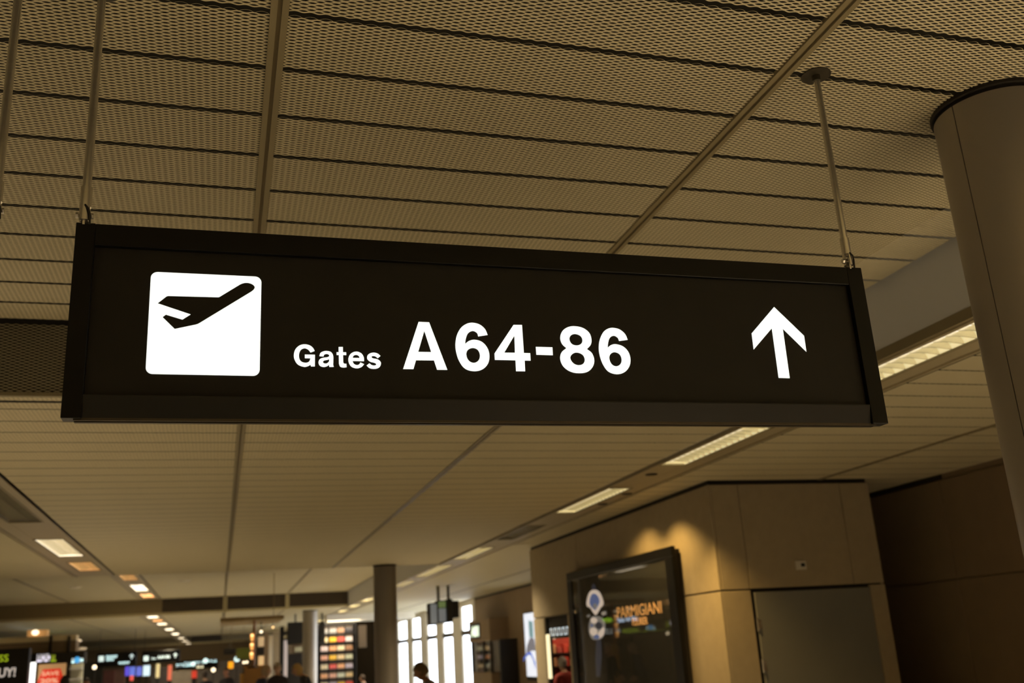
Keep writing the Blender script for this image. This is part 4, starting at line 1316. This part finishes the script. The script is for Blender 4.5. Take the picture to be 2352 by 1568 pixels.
# pendant string of three bulbs above the bar
BYB = 22.0
tp = atY(579, 1440, BYB)
st3 = thing('pendant_lamp_string', (tp.x + 0.03, BYB, 1.6), 'vertical string of three glowing orange bulbs above the wooden counter', 'lamp')
obj('cord', MB().tube([(tp.x + 0.045, BYB + 0.06, 1.55), (tp.x + 0.05, BYB + 0.06, 2.47)], 0.03, 8), mat('copper', (0.5, 0.27, 0.12), 0.35, 0.9), st3)
M_FIL = glow('amber_glass', (1.0, 0.46, 0.12), 1.1)
for yp in (1460, 1481, 1502):
    q = atY(579 - (yp - 1460) * 0.03, yp, BYB)
    bu = obj('bulb', MB().lathe((q.x, BYB, q.z - 0.10), [(0.022, 0), (0.03, 0.05), (0.042, 0.1), (0.036, 0.135), (0.015, 0.148)], 12), M_FIL, st3, smooth=True)
    obj('filament', MB().ball((q.x, BYB - 0.035, q.z + 0.01), 0.022, 8, 6), M_BULB, bu)
obj('tray', MB().lathe((tp.x + 0.03, BYB, 1.52), [(0.1, 0), (0.11, 0.03)], 16), M_DARK, st3)

# dropped ceiling of the bar
c0, c1 = px_box(505, 1441, 650, 1463, 22.0, 0.1)
bc = thing('bar_canopy', ((c0.x + c1.x) / 2, 23.0, 2.44), 'brown dropped canopy over the bar that carries the bulb string', 'canopy')
obj('front_board', MB().bbox((c0.x, 21.7, 2.455), (c1.x, 21.76, 2.50), 0.006), mat('canopy_brown', (0.44, 0.34, 0.19), 0.6), bc)
obj('deck', MB().box((c0.x, 21.76, 2.47), (c1.x, 24.2, 2.54)), mat('canopy_deck', (0.44, 0.34, 0.19), 0.6), bc)
for xx in (c0.x + 0.1, c1.x - 0.1):
    obj('hanger', MB().tube([(xx, 24.0, 2.54), (xx, 24.0, HU)], 0.008, 6), M_RAIL, bc)

# wooden counter screen
c0, c1 = px_box(552, 1532, 604, 1600, 22.5, 0.1)
ct = thing('wooden_counter', ((c0.x + c1.x) / 2, 22.6, 0), 'orange oak counter screen beside the seated people', 'counter')
obj('front', MB().bbox((c0.x + 0.08, 22.5, 0), (c1.x, 22.58, c1.z), 0.006), M_OAK, ct)
obj('side', MB().bbox((c0.x, 22.5, 0), (c0.x + 0.07, 23.1, c1.z - 0.12), 0.006), mat('oak_light', (0.62, 0.34, 0.07), 0.5), ct)
obj('top', MB().bbox((c0.x + 0.06, 22.48, c1.z), (c1.x + 0.02, 23.1, c1.z + 0.03), 0.005), M_OAK, ct)

# blue screens of the far shop
for k, (x0, x1, cc, es, lab) in enumerate(((287, 297, (0.14, 0.10, 0.85), 0.7, 'violet blue'), (297, 311, (0.14, 0.20, 0.75), 0.75, 'blue'), (313, 326, (0.14, 0.18, 0.72), 0.7, 'deep blue'), (328, 345, (0.55, 0.72, 0.85), 0.95, 'light blue'))):
    c0, c1 = px_box(x0, 1530 - 3 * (k > 2), x1, 1552, 45.0, 0.1)
    t = thing('wall_screen', ((c0.x + c1.x) / 2, 45.0, c0.z), '%s lit screen in the far shop row, %s from the left' % (lab, NTH[k]), 'screen', 'lit screens of the far shop')
    obj('housing', MB().bbox((c0.x, 45.0, c0.z), (c1.x, 45.1, c1.z), 0.01), M_DARK, t)
    obj('screen', MB().box((c0.x + 0.01, 44.99, c0.z + 0.01), (c1.x - 0.01, 45.0, c1.z - 0.01)), glow('scr_%d' % k, cc, es), t)
    obj('mount', MB().box(((c0.x + c1.x) / 2 - 0.03, 45.1, 0), ((c0.x + c1.x) / 2 + 0.03, 45.16, c1.z)), M_DARK, t)


# far shop units: dark boxes with lit boards, closing the view
def far_unit(name, x0, y0, x1, y1, Y, m, label, cat, depth=0.3, foot=True, es=None):
    c0, c1 = px_box(x0, y0, x1, y1, Y, depth)
    t = thing(name, ((c0.x + c1.x) / 2, Y + depth / 2, 0 if foot else c0.z), label, cat)
    obj('panel', MB().bbox((c0.x, Y, c0.z), (c1.x, Y + depth, c1.z), 0.01), m, t)
    if foot:
        obj('base', MB().box((c0.x + 0.02, Y + 0.05, 0), (c1.x - 0.02, Y + depth - 0.02, c0.z)), M_DARK, t)
    else:
        obj('hanger', MB().tube([((c0.x + c1.x) / 2, Y + depth / 2, c1.z), ((c0.x + c1.x) / 2, Y + depth / 2, HL)], 0.006, 6), M_RAIL, t)
    return t, c0, c1


far_unit('banner', 385, 1527, 394, 1562, 46, glow('banner_red', (0.62, 0.14, 0.08), 0.5), 'narrow red and cream banner right of the light blue screen', 'banner')
far_unit('banner', 358, 1524, 366, 1556, 46, glow('banner_cream', (0.70, 0.58, 0.30), 0.6), 'narrow cream lit banner beside the light blue screen', 'banner')
far_unit('poster_stand', 440, 1540, 452, 1557, 46, glow('stand_red', (0.55, 0.04, 0.02), 0.6), 'small bright red poster stand in the far hall', 'poster')  # unlit stand, its brightness put in as a glow
far_unit('poster_stand', 298, 1551, 305, 1563, 40, glow('stand_red2', (0.80, 0.10, 0.08), 0.6), 'tiny red sign below the violet screen', 'sign')  # panel glows in its red though it is no lamp
far_unit('shop_board', 524, 1519, 536, 1535, 42, glow('board_orange', (1.0, 0.40, 0.01), 0.8), 'small bright orange lit board left of the bulb string', 'sign', foot=False)
far_unit('shop_board', 514, 1489, 541, 1502, 36, M_DARK, 'black hanging board left of the green board', 'board', foot=False)
far_unit('shop_board', 543, 1488, 574, 1513, 38, mat('board_green', (0.16, 0.19, 0.02), 0.6), 'dark olive green board behind the bulb string', 'board', foot=False)
far_unit('shop_board', 591, 1486, 607, 1502, 36, M_DARK, 'small black board right of the bulb string', 'board', foot=False)
far_unit('lit_niche', 594, 1462, 606, 1484, 36.5, glow('niche_a', (0.75, 0.52, 0.28), 0.6), 'upper cream lit niche right of the bulb string', 'niche', foot=False)
far_unit('lit_niche', 594, 1506, 606, 1530, 36.5, glow('niche_b', (0.80, 0.52, 0.24), 0.7), 'lower cream lit niche right of the bulb string', 'niche')
far_unit('door_post', 617, 1458, 626, 1568, 36, mat('post_cream', (0.85, 0.76, 0.60), 0.4), 'bright cream upright post behind the seated people', 'post')
far_unit('door_post', 643, 1438, 652, 1568, 36, M_DARK, 'dark upright frame left of the black menu screen', 'post')
far_unit('light_screen', 651, 1470, 660, 1556, 36.2, glow('panel_lilac', (0.55, 0.46, 0.42), 0.5), 'slim pale lilac lit panel left of the slim column', 'panel')
far_unit('wall_panel', 627, 1450, 643, 1568, 37, M_STONE, 'beige wall panel between two upright posts', 'panel')
far_unit('wall_panel', 606, 1450, 617, 1568, 37, M_BSTONE, 'brown wall panel left of the cream post', 'panel')
far_unit('bar_shelf', 662, 1480, 700, 1500, 37, mat('bar_wall', (0.22, 0.17, 0.11), 0.6), 'brown bar shelf wall under the black menu screen', 'shelf')
far_unit('bar_opening', 666, 1501, 700, 1568, 37.4, M_DARKW, 'dark bar opening behind the leaning person', 'opening')
bs = thing('bottle_group_shelf', (atY(685, 1490, 36.9).x, 36.9, 0), 'small lit shelf with pale bottles under the black menu screen', 'shelf')
c0, c1 = px_box(676, 1496, 696, 1497, 36.9, 0.12)
obj('board', MB().box((c0.x, 36.86, c0.z - 0.02), (c1.x, 37.0, c0.z)), M_DARK, bs)
me_b = bot_mesh['pale green']
for q in range(5):
    o = bpy.data.objects.new('bottle', me_b)
    C.objects.link(o)
    o.location = (c0.x + 0.04 + q * 0.058, 36.92, c0.z)
    tag(o, 'pale green bottle on the small shelf under the black menu screen, %s from the left' % NTH[q], 'bottle', 'bottles under the menu screen')
# row of cool coloured lettering boards in the far hall
fb = thing('far_sign_row', (atY(455, 1525, 56).x, 56, 0), 'row of cool white lit lettering above the far hall', 'sign')
c0, c1 = px_box(405, 1515, 500, 1535, 56.1, 0.2)
obj('board', MB().box(c0, c1), M_DARK, fb)
obj('post', MB().box((c0.x, 56.1, 0), (c0.x + 0.1, 56.3, c0.z)).box((c1.x - 0.1, 56.1, 0), (c1.x, 56.3, c0.z)), M_DARK, fb)
glyph_row('lettering', 405, 1524, 440, 1530, 56.1, 8, M_COOLT, fb, 5)
glyph_row('lettering', 424, 1519, 470, 1523, 56.1, 9, M_COOLT, fb, 6)
glyph_row('lettering', 478, 1514, 498, 1520, 56.1, 4, M_COOLT, fb, 7)
glyph_row('lettering', 452, 1526, 468, 1533, 56.1, 3, glow('txt_cream', (0.85, 0.80, 0.60), 0.9), fb, 8)
# display walls at the end of the hall
for k, (x0, x1, y0, cc, lab) in enumerate(((236, 262, 1538, (0.18, 0.06, 0.04), 'dull red display wall below the far two line sign'), (262, 286, 1536, (0.24, 0.12, 0.08), 'rust coloured display wall left of the violet screen'), (345, 384, 1532, (0.05, 0.04, 0.035), 'dark display wall right of the light blue screen'), (394, 440, 1540, (0.22, 0.18, 0.13), 'tan display wall behind the red banner'), (452, 520, 1536, (0.14, 0.11, 0.08), 'brown display wall beyond the round lamp'), (186, 236, 1520, (0.06, 0.05, 0.03), 'dark brown wall behind the globe lamp'), (500, 556, 1516, (0.16, 0.12, 0.08), 'brown display wall under the black hanging board'))):
    far_unit('display_wall', x0, y0, x1, 1585, 50 + k * 0.7, mat('dw_%d' % k, cc, 0.7, var=0.5, vscale=1.5), lab, 'display')
# left shop: lit soffit box and pale fascia band
c0, c1 = px_box(-200, 1466, 175, 1479, 30.5, 0.5)
sf = thing('shop_canopy', ((c0.x + c1.x) / 2, 30.7, c0.z), 'long pale canopy band of the left shops', 'canopy')
obj('band', MB().bbox(c0, c1, 0.01), mat('canopy_band', (0.85, 0.72, 0.46), 0.6), sf)
obj('underside', MB().box((c0.x, 30.5, c0.z - 0.35), (c1.x, 31.2, c0.z - 0.01)), M_BSTONE, sf)
c0, c1 = px_box(62, 1446, 108, 1467, 30.9, 0.4)
obj('lit_box', MB().bbox(c0, c1, 0.01), mat('box_orange', (0.62, 0.36, 0.14), 0.6, emit=(0.8, 0.42, 0.14), es=0.30), sf)
q = atY(81, 1452, 30.8)
obj('lamp', MB().ball(q, 0.07, 12, 8, (1.3, 0.6, 1)), M_BULBW, sf)
for k, (xp, yp) in enumerate(((138, 1464), (160, 1468), (178, 1471), (190, 1489), (142, 1498))):
    q = atY(xp, yp, 34 + k)
    obj('lamp', MB().ball(q, 0.06, 10, 6, (2.2, 1, 0.7)), glow('lamp_far%d' % (k > 2), (0.95, 0.75, 0.5), 0.9 if k < 3 else 0.35), sf)
# ceiling speakers
for k, (xp, yp, z) in enumerate(((425, 1332, HU), (173, 1347, HU))):
    d = ray(xp, yp)
    q = EYE + d * ((z - 1.6) / d.z)
    t = thing('ceiling_speaker', (q.x, q.y, z - 0.05), 'round pale ceiling speaker %s the left strip lights' % ('right of', 'left of')[k], 'speaker', 'ceiling speakers')
    obj('grille', MB().lathe((q.x, q.y, z - 0.035), [(0.10, 0), (0.13, 0.012), (0.15, 0.035)], 20), M_CREAM, t)


# ================================================================== PEOPLE
def person(px, py, Y, H, face, lean, jacket, trousers, hair, label, skin=(0.55, 0.32, 0.22), turn=0.0, arms=0.35, hairlen=0.0, nod=0.0):
    """standing figure built from one skinned skeleton; (px, py) = top of the head on the photo, face = heading in degrees (0 looks to +Y)"""
    top = atY(px, py, Y)
    s = H / 1.75
    loc = Vector((top.x, Y, 0))
    L = math.radians(lean)

    def up(z, y=0.0):           # lean of the upper body about the hips
        dz = z - 0.95
        if dz <= 0:
            return (0.0 + y, z)
        return (math.sin(L) * dz + y, 0.95 + math.cos(L) * dz)
    V, E, Rr = [], [], []

    def jn(x, y, z, r, par=None, r2=None):
        V.append((x * s, y * s, z * s))
        Rr.append(((r) * s, (r2 or r) * s))
        if par is not None:
            E.append((par, len(V) - 1))
        return len(V) - 1
    pel = jn(0, *up(0.95), 0.145, None, 0.11)
    y, z = up(1.12); w = jn(0, y, z, 0.135, pel, 0.10)
    y, z = up(1.30); c1 = jn(0, y, z, 0.155, w, 0.11)
    y, z = up(1.42); c2 = jn(0, y, z, 0.125, c1, 0.09)
    y, z = up(1.50); nk = jn(0, y, z, 0.056, c2)
    y, z = up(1.56, 0.01); nk2 = jn(0, y, z, 0.054, nk)
    hands = []
    for sd in (-1, 1):
        y, z = up(1.41); sh = jn(0.185 * sd, y, z, 0.062, c2)
        y, z = up(1.14, -0.02 + arms * 0.2); el = jn(0.245 * sd, y, z, 0.045, sh)
        y, z = up(1.14 - 0.25 * math.cos(arms * 2.2), 0.0 + arms * 0.2 + 0.25 * math.sin(arms * 2.2)); wr = jn(0.235 * sd, y, z, 0.030, el)
        hands.append((Vector(V[el]), Vector(V[wr]), sd))
        hp = jn(0.095 * sd, 0, 0.88, 0.098, pel)
        kn = jn(0.10 * sd, 0.02, 0.50, 0.062, hp)
        an = jn(0.10 * sd, -0.02, 0.10, 0.042, kn)
        ft = jn(0.11 * sd, 0.13, 0.045, 0.038, an)
    me = bpy.data.meshes.new('skeleton')
    me.from_pydata(V, E, [])
    o = bpy.data.objects.new('skeleton', me)
    C.objects.link(o)
    md = o.modifiers.new('skin', 'SKIN')
    for i, sv in enumerate(me.skin_vertices[0].data):
        sv.radius = Rr[i]
    me.skin_vertices[0].data[0].use_root = True
    ss = o.modifiers.new('sub', 'SUBSURF')
    ss.levels = ss.render_levels = 2
    bpy.context.view_layer.update()
    dg = bpy.context.evaluated_depsgraph_get()
    em = bpy.data.meshes.new_from_object(o.evaluated_get(dg))
    mb = MB()
    neck = Vector(V[nk])
    mb.v = [v.co.copy() for v in em.vertices]
    mb.f = [tuple(p.vertices) for p in em.polygons]
    for p in em.polygons:
        c = p.center
        mb.mi.append(0 if c.z > neck.z * 0.995 and abs(c.x) < 0.09 * s else (2 if c.z < 0.93 * s and abs(c.x) < 0.2 * s else 1))
    bpy.data.objects.remove(o)
    bpy.data.meshes.remove(me)
    bpy.data.meshes.remove(em)
    # hands: palm and five fingers each
    for el, wr, sd in hands:
        d = (wr - el).normalized()
        side = Vector((1, 0, 0))
        nrm = d.cross(side).normalized()
        mb.tube([wr - d * 0.02 * s, wr + d * 0.03 * s, wr + d * 0.085 * s], [0.026 * s, 0.036 * s, 0.034 * s], 10, True, 0)
        for k in range(4):
            b0 = wr + d * 0.08 * s + nrm * (k - 1.5) * 0.017 * s
            ln = (0.070, 0.080, 0.075, 0.058)[k] * s
            b1 = b0 + d * ln * 0.5
            b2 = b1 + (d * 0.8 - side * sd * 0.5).normalized() * ln * 0.5
            mb.tube([b0, b1, b2], [0.0085 * s, 0.008 * s, 0.006 * s], 6, True, 0)
        b0 = wr + d * 0.03 * s + nrm * 0.03 * s
        mb.tube([b0, b0 + (d + nrm).normalized() * 0.04 * s, b0 + (d * 1.4 + nrm * 0.6).normalized() * 0.068 * s], [0.011 * s, 0.009 * s, 0.007 * s], 6, True, 0)
    # head: shaped skull, jaw, nose, ears
    y, z = up(1.645, 0.03)
    hc = Vector((0, y, z)) * s
    rot = Matrix.Rotation(math.radians(turn), 4, 'Z') @ Matrix.Rotation(math.radians(-nod), 4, 'X')
    o0 = len(mb.v)
    n, m = 20, 14
    ring = []
    for i in range(m + 1):
        th = math.pi * i / m
        for k in range(n):
            ph = 2 * math.pi * k / n
            x = 0.076 * math.sin(th) * math.cos(ph)
            yy = 0.098 * math.sin(th) * math.sin(ph)
            zz = -0.118 * math.cos(th)
            if zz < 0:
                f = 1 + zz * 2.6
                x *= max(0.55, f)
                yy = yy * max(0.7, 1 + zz * 1.6) + (-zz) * 0.16
            if yy > 0.07 and abs(x) < 0.02 and -0.05 < zz < 0.005:
                yy += 0.022
            ring.append(hc + rot @ (Vector((x, yy, zz)) * s))
    fs = [(i * n + k, i * n + (k + 1) % n, (i + 1) * n + (k + 1) % n, (i + 1) * n + k) for i in range(m) for k in range(n)]
    mb.add(ring, fs, 0)
    for sd in (-1, 1):
        mb.ball(hc + rot @ (Vector((0.077 * sd, -0.004, -0.008)) * s), 0.030 * s, 8, 6, (0.35, 0.7, 1), 0)
        mb.ball(hc + rot @ (Vector((0.030 * sd, 0.088, 0.008)) * s), 0.011 * s, 8, 6, (1.2, 0.7, 0.7), 3)
    mb.ball(hc + rot @ (Vector((0, 0.098, -0.066)) * s), 0.020 * s, 8, 6, (1.2, 0.35, 0.35), 4)
    fr = Matrix.Rotation(math.radians(face), 4, 'Z')
    off = fr @ Vector((hc.x, hc.y, 0))
    base = Vector((top.x - off.x, Y - off.y, 0))
    dz = top.z - (hc.z + 0.118 * s)
    mb.v = [base + fr @ p + Vector((0, 0, dz if p.z > 0.3 else max(dz, -p.z * 0) * 0)) if False else base + fr @ p for p in mb.v]
    sk = mat('skin_%.2f' % skin[0], skin, 0.55)
    t = tag(obj('person', mb, [sk, mat('cloth_%s' % label, jacket, 0.8, var=0.15, vscale=8), mat('trouser_%s' % label, trousers, 0.8), mat('eye', (0.03, 0.02, 0.02), 0.3), mat('lip', (0.45, 0.16, 0.13), 0.5)], None, origin=base, smooth=True), label, 'person')
    # hair cap
    hb = MB()
    vs = []
    hr = 0.0
    for i in range(m + 1):
        th = math.pi * i / m
        for k in range(n):
            ph = 2 * math.pi * k / n
            x = 0.084 * math.sin(th) * math.cos(ph)
            yy = 0.106 * math.sin(th) * math.sin(ph)
            zz = -0.126 * math.cos(th)
            lim = 0.045 if yy > 0.03 else -0.075 - hairlen
            if zz < lim:
                zz = lim
                x *= 0.93
                yy *= 0.93
            wob = 1 + 0.05 * math.sin(5 * ph + 3 * th) + 0.03 * math.sin(11 * ph)
            vs.append(hc + rot @ (Vector((x * wob, yy * wob - 0.004, zz + 0.003)) * s))
    hb.add([base + fr @ p for p in vs], fs)
    obj('hair', hb, mat('hair_%.2f' % hair[0], hair, 0.7, var=0.2, vscale=30), t, smooth=True)
    return t


def H_of(px, py, Y):
    return atY(px, py, Y).z


# height is read off the photo: the head top lies at that pixel; the figure stands on the floor
def stand(px, py, Y, lean, *args, **kw):
    zt = atY(px, py, Y).z
    L = math.radians(lean)
    hz = 0.95 + math.cos(L) * (1.645 - 0.95) + 0.118
    return person(px, py, Y, zt / hz * 1.75, args[0], lean, *args[1:], **kw)


stand(966, 1521, 12.5, 22, 70, (0.30, 0.28, 0.30), (0.08, 0.08, 0.10), (0.16, 0.10, 0.045), 'person with short brown hair and pale collar leaning left before the windows', skin=(0.36, 0.17, 0.08), nod=25, arms=0.5)
stand(612, 1527, 20.6, 18, -75, (0.035, 0.045, 0.10), (0.05, 0.05, 0.06), (0.48, 0.36, 0.24), 'person with pale hair in dark blue jacket beside the wooden counter', skin=(0.62, 0.38, 0.27), hairlen=0.03)
stand(637, 1521, 21.4, 5, 160, (0.05, 0.042, 0.05), (0.05, 0.05, 0.06), (0.45, 0.38, 0.30), 'person with grey beard and dark sweater facing the viewer at the bar', skin=(0.62, 0.30, 0.22), nod=15)
stand(683, 1524, 20.2, 30, 80, (0.035, 0.037, 0.048), (0.04, 0.04, 0.05), (0.55, 0.36, 0.13), 'person with blond hair and dark jacket leaning over at the bar', skin=(0.60, 0.34, 0.20), hairlen=0.10, nod=20)
stand(832, 1549, 26.0, 5, 60, (0.10, 0.09, 0.10), (0.05, 0.05, 0.05), (0.06, 0.04, 0.03), 'small distant person low beside the bottle shelf', skin=(0.70, 0.42, 0.32))
stand(471, 1541, 28.0, 8, 20, (0.020, 0.018, 0.022), (0.03, 0.03, 0.03), (0.03, 0.02, 0.015), 'person in black clothing below the far round lamp', skin=(0.5, 0.3, 0.2))
stand(520, 1533, 27.0, 6, 150, (0.022, 0.020, 0.026), (0.03, 0.03, 0.03), (0.10, 0.05, 0.03), 'person in dark suit with pale shirt left of the wooden counter', skin=(0.45, 0.22, 0.15))
stand(150, 1551, 19.0, 5, 10, (0.03, 0.025, 0.02), (0.03, 0.03, 0.03), (0.015, 0.012, 0.01), 'dark haired person cut off between sale poster and display rack', skin=(0.4, 0.22, 0.15))
stand(199, 1557, 22.0, 5, 170, (0.05, 0.04, 0.03), (0.03, 0.03, 0.03), (0.05, 0.03, 0.02), 'dark haired person at the bottom right of the display rack', skin=(0.55, 0.30, 0.2))
stand(1290, 1508, 14.98, 4, 20, (0.30, 0.03, 0.02), (0.03, 0.03, 0.03), (0.20, 0.17, 0.15), 'person in red top inside the narrow shop opening', skin=(0.5, 0.3, 0.2), arms=0.1)
